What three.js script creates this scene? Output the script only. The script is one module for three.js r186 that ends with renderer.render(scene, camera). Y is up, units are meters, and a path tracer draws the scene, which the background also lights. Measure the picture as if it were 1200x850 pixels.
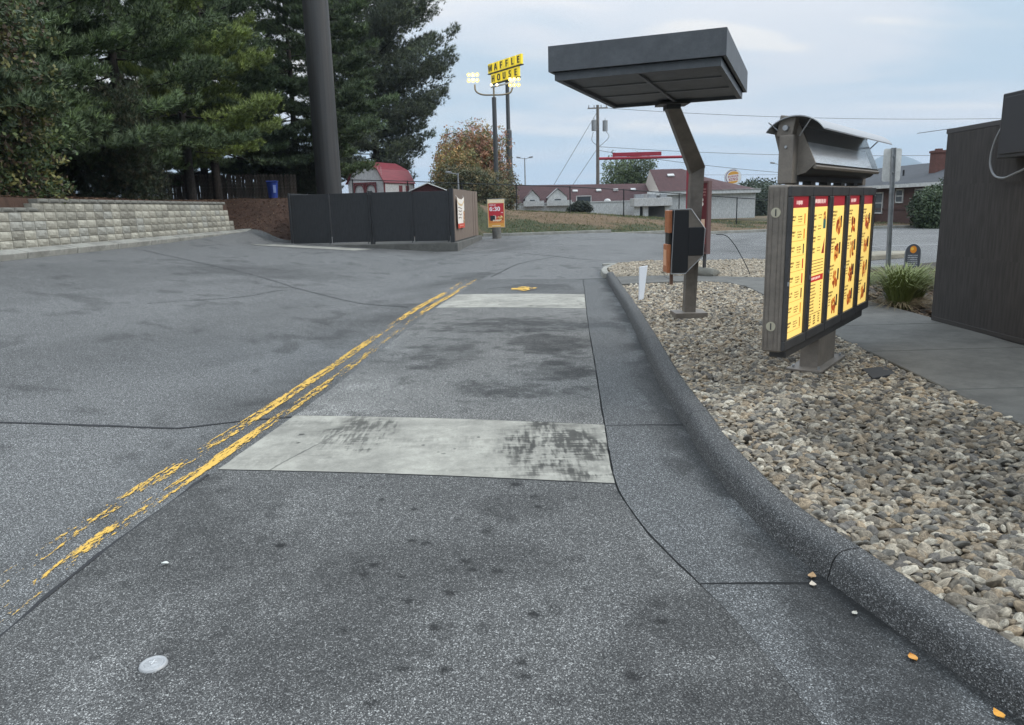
import * as THREE from 'three';
import { RoundedBoxGeometry } from 'three/addons/geometries/RoundedBoxGeometry.js';
import { mergeGeometries, toCreasedNormals } from 'three/addons/utils/BufferGeometryUtils.js';
import { TextGeometry } from 'three/addons/geometries/TextGeometry.js';
import { FontLoader } from 'three/addons/loaders/FontLoader.js';

// ------------------------------------------------------------------ camera, sky, sun, exposure
const scene = new THREE.Scene();
const camera = new THREE.PerspectiveCamera(52.07, 1024 / 725, 0.1, 9000);
camera.position.set(0, 1.6, 0);
camera.rotation.order = 'YXZ';
camera.rotation.set(THREE.MathUtils.degToRad(-11.8), 0, THREE.MathUtils.degToRad(-1.56));
const renderer = new THREE.WebGLRenderer({ antialias: true });
renderer.toneMapping = THREE.LinearToneMapping;
renderer.toneMappingExposure = 1.3;
renderer.shadowMap.enabled = true;

function rng(seed) { let s = seed >>> 0; return () => { s = (s + 0x6d2b79f5) | 0; let t = Math.imul(s ^ (s >>> 15), 1 | s); t = (t + Math.imul(t ^ (t >>> 7), 61 | t)) ^ t; return ((t ^ (t >>> 14)) >>> 0) / 4294967296; }; }
const clamp = (x, a = 0, b = 1) => Math.min(b, Math.max(a, x)), lerp = (a, b, t) => a + (b - a) * t;
const ss = (a, b, x) => { const t = clamp((x - a) / (b - a)); return t * t * (3 - 2 * t); };
const hash = (i, j, k) => { let h = Math.imul(i, 374761393) ^ Math.imul(j, 668265263) ^ Math.imul(k, 1274126177); h = Math.imul(h ^ (h >>> 13), 1274126177); return ((h ^ (h >>> 16)) >>> 0) / 4294967296; };
function noise(x, y, k = 0) {   // value noise 0..1
  const i = Math.floor(x), j = Math.floor(y), u = x - i, v = y - j, a = u * u * (3 - 2 * u), b = v * v * (3 - 2 * v);
  return lerp(lerp(hash(i, j, k), hash(i + 1, j, k), a), lerp(hash(i, j + 1, k), hash(i + 1, j + 1, k), a), b);
}
function fbm(x, y, k = 0, n = 4) { let s = 0, a = 0.5, t = 0; for (let o = 0; o < n; o++) { s += a * noise(x, y, k + o); t += a; x = x * 2.03 + 7.1; y = y * 2.03 + 3.7; a *= 0.5; } return s / t; }
function noise3(x, y, z, k = 0) { const i = Math.floor(z), w = z - i, c = w * w * (3 - 2 * w); return lerp(noise(x, y, k + i * 131), noise(x, y, k + (i + 1) * 131), c); }
function fbm3(x, y, z, k = 0, n = 4) { let s = 0, a = 0.5, t = 0; for (let o = 0; o < n; o++) { s += a * noise3(x, y, z, k + o * 17); t += a; x *= 2.05; y *= 2.05; z *= 2.05; a *= 0.5; } return s / t; }

const SUN = new THREE.Vector3(0.78, 0.60, 0.12).normalize();
function makeSky() {   // thin high cloud over pale blue; an overcast dome is brighter overhead than near the horizon
  const w = 2048, h = 1024, d = new Float32Array(w * h * 4);
  for (let j = 0; j < h; j++) for (let i = 0; i < w; i++) {
    const el = ((j + 0.5) / h - 0.5) * Math.PI, az = ((i + 0.5) / w - 0.5) * 2 * Math.PI;
    const y = Math.sin(el), c = Math.cos(el), x = c * Math.cos(az), z = c * Math.sin(az), yy = Math.max(y, 0);
    // cloud sheet flattened towards the horizon
    const q = 1 / (yy + 0.16), px = x * q, pz = z * q;
    const wx = fbm3(px * 0.8, pz * 0.8, 1.3, 5, 3) * 1.6, wz = fbm3(px * 0.8 + 9, pz * 0.8, 2.3, 9, 3) * 1.6;
    let cl = fbm3(px * 0.62 + wx, pz * 1.5 + wz, 0.5, 21, 5);
    let band = fbm3(px * 1.9 + wx * 2, pz * 5.5 + wz * 2.4, 3.1, 41, 5);
    const veil = ss(0.40, 0.62, cl), wisp = ss(0.50, 0.72, band) * (0.25 + 0.75 * ss(0.45, 0.6, cl));
    const blue = [0.385, 0.505, 0.61], haze = [0.50, 0.60, 0.68], cloud = [0.605, 0.635, 0.68], warm = [0.80, 0.77, 0.72];
    const hz = Math.exp(-yy * 9), toSun = Math.max(0, (x * SUN.x + z * SUN.z) / Math.hypot(SUN.x, SUN.z) / Math.max(c, 1e-3));
    const up = 1 + 1.7 * ss(0.14, 0.9, yy);
    for (let k = 0; k < 3; k++) {
      let v = lerp(blue[k], haze[k], hz);
      v = lerp(v, cloud[k], clamp(veil * 0.8 + 0.4 * ss(0.12, 0.34, yy)));
      v = lerp(v, warm[k], wisp * 0.55);
      v = lerp(v, warm[k], 0.3 * toSun * toSun * Math.exp(-yy * 4) * (0.4 + 0.6 * veil));
      d[(j * w + i) * 4 + k] = y < 0 ? 0.28 : v * up;
    }
    d[(j * w + i) * 4 + 3] = 1;
  }
  const t = new THREE.DataTexture(d, w, h, THREE.RGBAFormat, THREE.FloatType);
  t.mapping = THREE.EquirectangularReflectionMapping; t.magFilter = t.minFilter = THREE.LinearFilter; t.needsUpdate = true;
  return t;
}
const sky = makeSky();
scene.background = sky; scene.environment = sky;
const sun = new THREE.DirectionalLight(new THREE.Color(1, 0.95, 0.88), 1.2);
sun.position.copy(SUN).multiplyScalar(60); sun.target.position.set(0, 0, -10);
sun.position.add(sun.target.position);
sun.castShadow = true; sun.shadow.radius = 50; sun.shadow.mapSize.set(4096, 4096);
Object.assign(sun.shadow.camera, { left: -50, right: 50, top: 50, bottom: -50, near: 1, far: 200 });
scene.add(sun, sun.target);

// ------------------------------------------------------------------ helpers
const taken = new Map();
function numbered(n) { const k = taken.get(n) || 0; taken.set(n, k + 1); return k ? `${n}_${String(k).padStart(3, '0')}` : n; }
function tag(o, label, category, group, kind) { if (label) o.userData.label = label; if (category) o.userData.category = category; if (group) o.userData.group = group; if (kind) o.userData.kind = kind; return o; }
function mesh(name, geo, m, parent) { const o = new THREE.Mesh(Array.isArray(geo) ? join(geo) : geo, m); o.name = parent ? name : numbered(name); o.castShadow = o.receiveShadow = true; (parent || scene).add(o); return o; }
function thing(name, label, category, pos = [0, 0, 0], turn = 0, group) { const o = new THREE.Group(); o.name = numbered(name); o.position.set(...pos); o.rotation.y = turn; scene.add(o); return tag(o, label, category, group); }
const each = (name, geos, m, parent) => geos.map((g) => mesh(name, g, m, parent));
function structure(name) { const o = new THREE.Group(); o.name = numbered(name); o.userData.kind = 'structure'; scene.add(o); return o; }
const flat = (g) => { const r = g.index ? g.toNonIndexed() : g; for (const k of Object.keys(r.attributes)) if (!['position', 'normal', 'uv'].includes(k)) r.deleteAttribute(k); return r; };
function join(list) { return mergeGeometries(list.map((g) => { const r = flat(g); if (!r.attributes.uv) r.setAttribute('uv', new THREE.BufferAttribute(new Float32Array(r.attributes.position.count * 2), 2)); return r; })); }
function metric(g, s = 1) {   // uv in metres from the dominant axis of each face
  const r = flat(g), p = r.attributes.position, n = p.count, uv = new Float32Array(n * 2), a = new THREE.Vector3(), b = new THREE.Vector3(), c = new THREE.Vector3();
  for (let i = 0; i < n; i += 3) {
    a.fromBufferAttribute(p, i); b.fromBufferAttribute(p, i + 1); c.fromBufferAttribute(p, i + 2);
    const nn = b.clone().sub(a).cross(c.clone().sub(a)), ax = Math.abs(nn.x), ay = Math.abs(nn.y), az = Math.abs(nn.z);
    [a, b, c].forEach((v, k) => { const [u, w] = ax > ay && ax > az ? [v.z, v.y] : ay > az ? [v.x, v.z] : [v.x, v.y]; uv[(i + k) * 2] = u * s; uv[(i + k) * 2 + 1] = w * s; });
  }
  r.setAttribute('uv', new THREE.BufferAttribute(uv, 2)); return r;
}
function box(w, h, d, x = 0, y = 0, z = 0, r = 0, rot) {
  const g = r > 0 ? new RoundedBoxGeometry(w, h, d, 1, Math.min(r, w * 0.45, h * 0.45, d * 0.45)) : new THREE.BoxGeometry(w, h, d);
  if (rot) { g.rotateX(rot[0]); g.rotateY(rot[1]); g.rotateZ(rot[2]); }
  g.translate(x, y, z); return metric(g);
}
function rod(a, b, r0, r1 = r0, seg = 8) {
  const A = new THREE.Vector3(...a), B = new THREE.Vector3(...b), d = B.clone().sub(A), L = d.length();
  const g = new THREE.CylinderGeometry(r1, r0, L, seg); g.translate(0, L / 2, 0);
  g.applyQuaternion(new THREE.Quaternion().setFromUnitVectors(new THREE.Vector3(0, 1, 0), d.normalize())); g.translate(A.x, A.y, A.z); return flat(g);
}
function tube(pts, r, seg = 24, rad = 6, closed = false) { return flat(new THREE.TubeGeometry(new THREE.CatmullRomCurve3(pts.map((p) => new THREE.Vector3(...p)), closed), seg, r, rad, closed)); }
function shapeOf(pts) { const s = new THREE.Shape(); pts.forEach(([x, y], i) => (i ? s.lineTo(x, y) : s.moveTo(x, y))); s.closePath(); return s; }
function extrude(pts, depth, bevel = 0) { const g = new THREE.ExtrudeGeometry(shapeOf(pts), { depth: depth - 2 * bevel, bevelEnabled: bevel > 0, bevelSize: bevel, bevelThickness: bevel, bevelOffset: -bevel, bevelSegments: 1 }); g.translate(0, 0, bevel); return flat(g); }
function prism(pts, y0, y1, bevel = 0) { const g = extrude(pts.map(([x, z]) => [x, -z]), y1 - y0, bevel); g.rotateX(-Math.PI / 2); g.translate(0, y0, 0); return metric(g); }
function quadGeo(list) { // list of [a,b,c,d] quads
  const p = [], uv = []; for (const q of list) { for (const k of [0, 1, 2, 0, 2, 3]) p.push(...q[k]); uv.push(0, 0, 1, 0, 1, 1, 0, 0, 1, 1, 0, 1); }
  const g = new THREE.BufferGeometry(); g.setAttribute('position', new THREE.Float32BufferAttribute(p, 3)); g.setAttribute('uv', new THREE.Float32BufferAttribute(uv, 2)); g.computeVertexNormals(); return g;
}
function gridGeo(nu, nv, f, col) {   // f(u,v) -> [x,y,z]; col(x,z,u,v) -> [r,g,b]; uv = x,z in metres
  const p = new Float32Array((nu + 1) * (nv + 1) * 3), uv = new Float32Array((nu + 1) * (nv + 1) * 2), cc = col && new Float32Array(p.length), idx = [];
  for (let j = 0, n = 0; j <= nv; j++) for (let i = 0; i <= nu; i++, n++) {
    const q = f(i / nu, j / nv, i, j); p.set(q, n * 3); uv[n * 2] = q[0]; uv[n * 2 + 1] = q[2]; if (col) cc.set(col(q[0], q[2], i / nu, j / nv), n * 3);
    if (i < nu && j < nv) { const a = n, b = n + 1, c = n + nu + 1, d = c + 1; idx.push(a, b, c, b, d, c); }
  }
  const g = new THREE.BufferGeometry(); g.setAttribute('position', new THREE.BufferAttribute(p, 3)); g.setAttribute('uv', new THREE.BufferAttribute(uv, 2)); if (col) g.setAttribute('color', new THREE.BufferAttribute(cc, 3));
  g.setIndex(idx); g.computeVertexNormals();
  if (g.attributes.normal.getY(0) < 0) { const n = g.attributes.normal; let neg = 0; for (let i = 0; i < n.count; i++) neg += n.getY(i) < 0; if (neg > n.count / 2) { for (let i = 0; i < idx.length; i += 3) { const t = idx[i]; idx[i] = idx[i + 1]; idx[i + 1] = t; } g.setIndex(idx); g.computeVertexNormals(); } }
  return g;
}
const curve = (pts) => (z) => { // x as a function of z, pts sorted by falling z
  if (z >= pts[0][1]) { const [a, b] = pts; return lerp(a[0], b[0], (z - a[1]) / (b[1] - a[1])); }
  for (let i = 0; i + 1 < pts.length; i++) if (z >= pts[i + 1][1]) {
    const p0 = pts[Math.max(i - 1, 0)], p1 = pts[i], p2 = pts[i + 1], p3 = pts[Math.min(i + 2, pts.length - 1)], h = p2[1] - p1[1], t = (z - p1[1]) / h;
    const m1 = (p2[0] - p0[0]) / (p2[1] - p0[1]) * h, m2 = (p3[0] - p1[0]) / (p3[1] - p1[1]) * h, t2 = t * t, t3 = t2 * t;
    return (2 * t3 - 3 * t2 + 1) * p1[0] + (t3 - 2 * t2 + t) * m1 + (-2 * t3 + 3 * t2) * p2[0] + (t3 - t2) * m2;
  }
  const a = pts[pts.length - 2], b = pts[pts.length - 1]; return lerp(a[0], b[0], (z - a[1]) / (b[1] - a[1]));
};
function inside(pts, x, z) { let r = false; for (let i = 0, j = pts.length - 1; i < pts.length; j = i++) { const [xi, zi] = pts[i], [xj, zj] = pts[j]; if ((zi > z) !== (zj > z) && x < (xj - xi) * (z - zi) / (zj - zi) + xi) r = !r; } return r; }

// ------------------------------------------------------------------ textures (grain only)
function dataTex(w, h, f, srgb = true, metres = 1) {
  const d = new Uint8Array(w * h * 4);
  for (let j = 0; j < h; j++) for (let i = 0; i < w; i++) { const c = f(i, j); const k = (j * w + i) * 4; for (let q = 0; q < 3; q++) d[k + q] = clamp(Math.round((Array.isArray(c) ? c[q] : c) * 255), 0, 255); d[k + 3] = 255; }
  const t = new THREE.DataTexture(d, w, h); t.wrapS = t.wrapT = THREE.RepeatWrapping; t.magFilter = t.minFilter = THREE.LinearFilter; if (srgb) t.colorSpace = THREE.SRGBColorSpace; t.repeat.set(1 / metres, 1 / metres); t.needsUpdate = true; return t;
}
function speckle(n, seed, stones, rmin, rmax, lo, hi) {   // an aggregate of little stones on a tile that repeats
  const a = new Float32Array(n * n), R = rng(seed);
  for (let i = 0; i < n * n; i++) a[i] = lo - 0.10 + (R() - 0.5) * 0.34;
  for (let s = 0; s < stones; s++) {
    const cx = R() * n, cy = R() * n, r = lerp(rmin, rmax, R() * R()), v = lerp(lo - 0.26, hi, Math.pow(R(), 1.35)), e = 0.6 + R() * 0.8, th = R() * 3.14, ct = Math.cos(th), st = Math.sin(th);
    for (let y = -Math.ceil(r * 1.5); y <= r * 1.5; y++) for (let x = -Math.ceil(r * 1.5); x <= r * 1.5; x++) {
      const u = (x * ct + y * st) * e, w = (-x * st + y * ct) / e; if (u * u + w * w > r * r) continue;
      const X = ((Math.round(cx + x) % n) + n) % n, Y = ((Math.round(cy + y) % n) + n) % n; a[Y * n + X] = v + (R() - 0.5) * 0.05;
    }
  }
  return a;
}
const agg = speckle(2048, 11, 460000, 0.9, 2.5, 0.43, 0.84);
const texAsphalt = dataTex(2048, 2048, (i, j) => { const v = agg[j * 2048 + i]; return [v, v * 0.995, v * 0.985]; }, true, 3.1);
const texAsphaltB = dataTex(2048, 2048, (i, j) => agg[j * 2048 + i], false, 3.1);
const tn = (i, j, n, f, k) => { // periodic value noise
  const x = i / n * f, y = j / n * f, a = Math.floor(x), b = Math.floor(y), u = x - a, v = y - b, s = u * u * (3 - 2 * u), t = v * v * (3 - 2 * v), m = (q) => ((q % f) + f) % f;
  return lerp(lerp(hash(m(a), m(b), k), hash(m(a + 1), m(b), k), s), lerp(hash(m(a), m(b + 1), k), hash(m(a + 1), m(b + 1), k), s), t);
};
const grain = (n, fs, k) => (i, j) => { let s = 0, a = 1, t = 0; for (const f of fs) { s += a * tn(i, j, n, f, k + f); t += a; a *= 0.72; } return s / t; };
const gC = grain(1024, [7, 23, 61, 190, 480], 3), gN = grain(512, [9, 31, 97, 240], 5);
const texConcrete = dataTex(1024, 1024, (i, j) => { const g = gC(i, j), h = hash(i, j, 77); const v = 0.62 + 0.34 * g + (h > 0.985 ? -0.2 : 0) + (h - 0.5) * 0.08; return [v, v * 0.995, v * 0.97]; }, true, 2.2);
const texConcreteB = dataTex(1024, 1024, (i, j) => gC(i, j) * 0.6 + hash(i, j, 78) * 0.4, false, 2.2);
const texGrain = dataTex(512, 512, (i, j) => 0.74 + 0.26 * gN(i, j) + (hash(i, j, 5) - 0.5) * 0.06, true, 1.1);
const texGrainB = dataTex(512, 512, (i, j) => gN(i, j) * 0.5 + hash(i, j, 6) * 0.5, false, 1.1);
const texWood = dataTex(256, 1024, (i, j) => { const v = 0.66 + 0.3 * tn(i, j * 0.06, 256, 64, 9) + 0.14 * tn(i, j * 0.3, 256, 24, 10) - 0.06; return v; }, true, 1.0);
const texStreak = dataTex(256, 256, (i, j) => 0.78 + 0.2 * tn(i, j * 0.12, 256, 48, 19) + 0.06 * (hash(i, j, 4) - 0.5), true, 0.8);
function canvasTex(w, h, draw) { const c = document.createElement('canvas'); c.width = w; c.height = h; draw(c.getContext('2d'), w, h); const t = new THREE.CanvasTexture(c); t.colorSpace = THREE.SRGBColorSpace; return t; }

// ------------------------------------------------------------------ materials (linear base colours)
const rgb = (r, g, b) => new THREE.Color().setRGB(r, g, b);
const std = (c, rough = 0.8, o = {}) => new THREE.MeshStandardMaterial({ color: Array.isArray(c) ? rgb(...c) : c, roughness: rough, metalness: 0, side: THREE.DoubleSide, ...o });
const m_lot = std([1, 1, 1], 0.86, { map: texAsphalt, bumpMap: texAsphaltB, bumpScale: 0.004, vertexColors: true });
const m_concreteV = std([1, 1, 1], 0.85, { map: texConcrete, bumpMap: texConcreteB, bumpScale: 0.0025, vertexColors: true });
const m_kerb = std([0.56, 0.56, 0.56], 0.88, { map: texAsphalt, bumpMap: texAsphaltB, bumpScale: 0.004 });
const m_concrete = std([0.46, 0.45, 0.42], 0.88, { map: texConcrete, bumpMap: texConcreteB, bumpScale: 0.003 });
const m_walk = std([0.19, 0.186, 0.178], 0.88, { map: texConcrete, bumpMap: texConcreteB, bumpScale: 0.003 });
const m_bronze = std([0.25, 0.215, 0.18], 0.52, { map: texGrain, bumpMap: texGrainB, bumpScale: 0.0004, metalness: 0.15 });
const m_bronzeDark = std([0.07, 0.067, 0.066], 0.5, { map: texGrain, metalness: 0.1 });
const m_canopy = std([0.10, 0.107, 0.118], 0.55, { map: texGrain });
const m_soffit = std([0.15, 0.155, 0.165], 0.6, { map: texGrain });
const m_black = std([0.012, 0.013, 0.016], 0.55);
const m_gate = std([0.033, 0.034, 0.037], 0.7, { map: texStreak, bumpMap: texGrainB, bumpScale: 0.001 });
const m_steel = std([0.5, 0.51, 0.52], 0.42, { metalness: 0.7, map: texGrain });
const m_galv = std([0.42, 0.43, 0.44], 0.5, { metalness: 0.4, map: texGrain });
const m_white = std([0.76, 0.76, 0.74], 0.7, { map: texGrain });
const m_red = std([0.42, 0.035, 0.06], 0.5, { map: texGrain });
const m_soil = std([0.075, 0.06, 0.047], 0.95, { map: texGrain, bumpMap: texGrainB, bumpScale: 0.02 });

// ------------------------------------------------------------------ the land
const toe = (x) => { const P = [[-60, -28.2], [-8.3, -28.2], [-7.9, -33.3], [-1.9, -33.6], [-1.2, -36], [0, -36], [5, -37], [10, -38.6], [14, -39.6], [90, -40.2]]; for (let i = 0; i + 1 < P.length; i++) if (x <= P[i + 1][0]) return lerp(P[i][1], P[i + 1][1], clamp((x - P[i][0]) / (P[i + 1][0] - P[i][0]))); return -40; };
const topH = (x) => { const P = [[-60, 2.6], [-12, 2.25], [-6, 2.2], [-2, 1.95], [0, 1.42], [5, 1.08], [9.5, 0.70], [13.6, 0.38], [19, 0.08], [26, 0.02], [90, 0]]; for (let i = 0; i + 1 < P.length; i++) if (x <= P[i + 1][0]) return lerp(P[i][1], P[i + 1][1], clamp((x - P[i][0]) / (P[i + 1][0] - P[i][0]))); return 0; };
function H(x, z) {   // height of the paved lot
  const c = 0.28 * ss(-18, -36, z) * (1 - ss(4, 10, x)), B = 1 - 0.4 * ss(-20, -27, z) * (1 - ss(-8.4, -9.6, x));
  return c + 0.9 * clamp((-x - 2.6) / 7.3) * B;
}
function T(x, z) {   // height of the unpaved land
  const d = toe(x) - z, base = H(clamp(x, -10, 60), Math.max(z, -38));
  const back = lerp(base - 0.05, Math.max(topH(x), base), ss(0, x < -8 ? 4.5 : x < -2 ? 3 : 6, d)) - (d < 0 ? 0.25 : 0);
  const left = x > -10.06 ? -9 : -0.3 + 2.38 * ss(-10.06, -10.3 - 3 * ss(-27.6, -31, z), x) + 0.045 * clamp(-10.3 - x, 0, 8);
  return Math.max(back, left) + (d > 1 || x < -10.4 ? 0.12 * (fbm(x * 0.7, z * 0.7, 31) - 0.5) : 0);
}
function sheet(xs, zs, hf, col) { return gridGeo(xs.length - 1, zs.length - 1, (u, v, i, j) => [xs[i], hf(xs[i], zs[j]), zs[j]], col); }
const steps = (list) => { const r = [list[0][0]]; for (const [from, to, st] of list) { const n = Math.round(Math.abs(to - from) / st); for (let k = 1; k <= n; k++) r.push(lerp(from, to, k / n)); } return r; };

const far = mesh('ground', new THREE.RingGeometry(0.5, 5000, 64, 6).rotateX(-Math.PI / 2).translate(0, -0.45, 0), std([0.07, 0.085, 0.045], 0.95));
far.userData.kind = 'structure';

// the lane's edges: left edge, joint with the gutter, foot of the kerb
const xL = curve([[-2.05, 1], [-2.03, -2], [-2.02, -2.95], [-2.0, -3.6], [-1.9, -4.5], [-1.76, -5.75], [-1.57, -7.87], [-1.24, -12.15], [-1.0, -14.04], [-0.71, -16.62], [-0.4, -18.6]]);
const xR = curve([[1.15, 1], [1.02, -1], [0.92, -2.02], [0.85, -2.55], [0.77, -2.89], [0.69, -3.2], [0.62, -3.59], [0.585, -4.07], [0.67, -5.26], [0.84, -7.34], [1.13, -10.91], [1.44, -14.33], [1.63, -16.35], [1.95, -17.8]]);
const xK = curve([[1.98, 0.8], [1.72, -1.2], [1.54, -2.03], [1.43, -2.45], [1.32, -2.91], [1.22, -3.43], [1.19, -4.1], [1.2, -4.61], [1.24, -5.18], [1.3, -6.28], [1.48, -8.26], [1.73, -11.16], [2.11, -16.2], [2.4, -19]]);

// stains: patches of oil and tyre dirt with ragged outlines
const blob = (x, z, cx, cz, rx, rz, k, rag = 1) => { const u = (x - cx) / rx, v = (z - cz) / rz, r = Math.hypot(u, v) + rag * (fbm(x * 5 + k, z * 5, k) - 0.5) * 1.1; return ss(1.0, 0.55, r); };
const fine = (x, z, k) => 0.65 + 0.35 * ss(0.3, 0.62, fbm(x * 26, z * 26, k, 3));
function lotColor(x, z) {
  let v = 0.90 * (0.86 + 0.28 * fbm(x * 0.45, z * 0.45, 3) + 0.14 * (fbm(x * 2.2, z * 2.2, 8) - 0.5));
  const e = x - xL(clamp(z, -18, 1)), R = 0.75 + 0.5 * fbm(x * 3, z * 3, 12);
  if (z > -19 && e < 0) v *= 1 - 0.34 * ss(0.36, 0.7, fbm(x * 1.1, z * 0.8, 14)) * ss(-1.6, -0.5, e) * R;                       // tyre dirt along the line
  v *= 1 - 0.32 * blob(x, z, -2.2, -10.2, 0.7, 1.7, 4) * fine(x, z, 7);
  v *= 1 - 0.22 * ss(0.55, 0.72, fbm(x * 0.9 + z * 0.35, z * 0.16, 25)) * fine(x, z, 26);                              // long tyre tracks
  v *= 1 - 0.34 * ss(0.69, 0.74, fbm(x * 2.6, z * 2.1, 33, 3));                                                        // drips
  v *= 1 - 0.30 * blob(x, z, -5.5, -16.5, 2.8, 1.3, 9) * fine(x, z, 10);
  v *= 1 - 0.25 * ss(-23, -27, z) * ss(-9, -6, x) * (1 - ss(0, 3, x)) * ss(0.35, 0.6, fbm(x * 0.8, z * 0.6, 40));
  v *= 1 + 0.10 * ss(7, 12, x);
  const under = x > xL(clamp(z, -18, 1)) + 0.03 && x < 5 && z > -16.6;                                                // soil in the joints below the lane slabs
  if (under) v = 0.10;
  return [v * 0.99, v, v * 1.0];
}
const lot = mesh('parking_lot', sheet(steps([[-10.12, -3.2, 0.13], [-3.2, 2.8, 0.06], [2.8, 14, 0.4], [14, 70, 2]]), steps([[4, -7, 0.075], [-7, -20, 0.13], [-20, -42, 0.33]]), H, lotColor), m_lot);
lot.userData.kind = 'structure';

// mulch bank and hill on the left, grass bank behind
const m_land = std([1, 1, 1], 0.95, { map: texGrain, bumpMap: texGrainB, bumpScale: 0.03, vertexColors: true });
const mulchColor = (x, z) => { const n = fbm(x * 2.3, z * 2.3, 50), f = fbm(x * 9, z * 9, 53); const k = 0.55 + 0.8 * f; return [lerp(0.085, 0.15, n) * k, lerp(0.042, 0.085, n) * k, lerp(0.028, 0.055, n) * k]; };
const grassPatch = (x, z) => ss(0.42, 0.62, fbm(x * 0.45, z * 0.9, 60) + 0.13 * Math.sin(z * 0.9 + 1) * ss(-36, -40, z));
const grassColor = (x, z) => { const g = grassPatch(x, z), k = 0.7 + 0.6 * fbm(x * 6, z * 6, 63); return [lerp(0.075, 0.21, g) * k, lerp(0.085, 0.14, g) * k, lerp(0.036, 0.08, g) * k]; };
mesh('mulch_bank', sheet(steps([[-60, -14, 1.5], [-14, -10.4, 0.3], [-10.4, -10.0, 0.05], [-10.0, -1.95, 0.23]]), steps([[2, -14, 1.5], [-14, -27.5, 0.35], [-27.5, -37, 0.22], [-37, -70, 1.2]]), T, mulchColor), m_land).userData.kind = 'structure';
mesh('grass_bank', sheet(steps([[-1.95, 16, 0.3], [16, 34, 1], [34, 120, 6]]), steps([[-33.4, -47, 0.25], [-47, -75, 1], [-75, -150, 6]]), T, grassColor), m_land).userData.kind = 'structure';

// ------------------------------------------------------------------ drive-through lane: slabs with open joints
function slab(name, rows, nu, nv, col, m, parent, y = 0.014, left = xL, right = xR, gl = 0.005, gr = 0.006, ge = 0.006, dip = 0) {
  const [a, b] = rows;   // each row [zLeft, zRight]
  const shut = (z) => 0.15 + 0.85 * ss(-2.75, -3.05, z);
  const f = (u, v) => { const zl = lerp(a[0] - ge, b[0] + ge, v), zr = lerp(a[1] - ge, b[1] + ge, v), z = lerp(zl, zr, u); return [lerp(left(zl) + (gl + 0.012 * (fbm(zl * 5, 3, 150) - 0.5)) * shut(zl), right(zr) - (gr + 0.012 * (fbm(zr * 5, 9, 153) - 0.5)) * (gr > 0 ? shut(zr) : 1), u), y + dip * u * u + (name === 'gutter_slab' ? 0 : 0.012 * Math.sin(u * 3.14)), z]; };
  const top = gridGeo(nu, nv, f, col), edge = [];
  const N = 48, down = (p) => [p[0], -0.03, p[2]];
  for (let k = 0; k < N; k++) for (const [p, q] of [[f(0, k / N), f(0, (k + 1) / N)], [f(1, k / N), f(1, (k + 1) / N)], [f(k / N, 0), f((k + 1) / N, 0)], [f(k / N, 1), f((k + 1) / N, 1)]]) edge.push([p, q, down(q), down(p)]);
  const o = mesh(name, top, m, parent);
  mesh(name + '_edge', quadGeo(edge), std([0.07, 0.07, 0.07], 0.95), o);
  return o;
}
const lane = structure('drive_lane');
const spots = [[-0.51, -3.0], [-0.45, -2.79], [-0.29, -2.85], [-0.09, -3.03], [0, -2.35], [0.01, -2.27], [-0.41, -2.33], [-0.26, -2.32], [-0.49, -2.15], [-0.67, -2.59], [-0.33, -2.59], [-0.65, -3.12], [-0.68, -3.03], [-0.24, -3.13], [-0.2, -3.05], [-0.51, -3.36], [-0.44, -3.33], [0, -4.08], [0.06, -2.67], [0.38, -2.26], [-0.75, -3.9], [-0.55, -3.75], [0.1, -3.9], [-0.3, -3.6], [-1.15, -3.35], [0.12, -3.75], [-0.9, -4.1], [0.55, -2.6], [-0.15, -3.45]];
const spotR = rng(8), spotS = spots.map((s) => [...s, 0.017 + 0.015 * spotR(), 0.66 + 0.24 * spotR()]);
function laneTone(x, z) {
  let v = 0.66 * (0.80 + 0.42 * fbm(x * 0.8, z * 0.8, 70) + 0.3 * (fbm(x * 4, z * 4, 73) - 0.5));
  v *= 1 + 0.34 * ss(0.45, 0.75, fbm(x * 3.3, z * 2.2, 76)) * ss(-0.6, -1.5, x) + 0.3 * blob(x, z, 0.72, -3.3, 0.16, 0.5, 3, 0.6);
  return v;
}
function nearColor(x, z) {
  let v = laneTone(x, z) * 0.98;
  for (const [sx, sz, r, s] of spotS) { const d = Math.hypot((x - sx) / 1.2, z - sz); if (d < r * 2) v *= 1 - s * ss(r * 1.25, r * 0.5, d + r * 0.9 * (fbm(x * 70, z * 70, 5, 2) - 0.5)); }
  v *= 1 - 0.3 * blob(x, z, 0.02, -3.78, 0.28, 0.2, 15) * fine(x, z, 5);
  v *= 1 - 0.36 * ss(0.52, 0.68, fbm(x * 1.6, z * 1.6, 88)) * fine(x, z, 16);
  v *= 1 - 0.3 * ss(0.73, 0.78, fbm(x * 7, z * 7, 91, 3));
  return [v, v * 0.995, v * 0.975];
}
const streaky = (x, z, k) => ss(0.36, 0.64, 0.6 * fbm(x * 3, z * 4.5, k, 5) + 0.4 * fbm(x * 14, z * 16, k + 3, 3));
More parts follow.
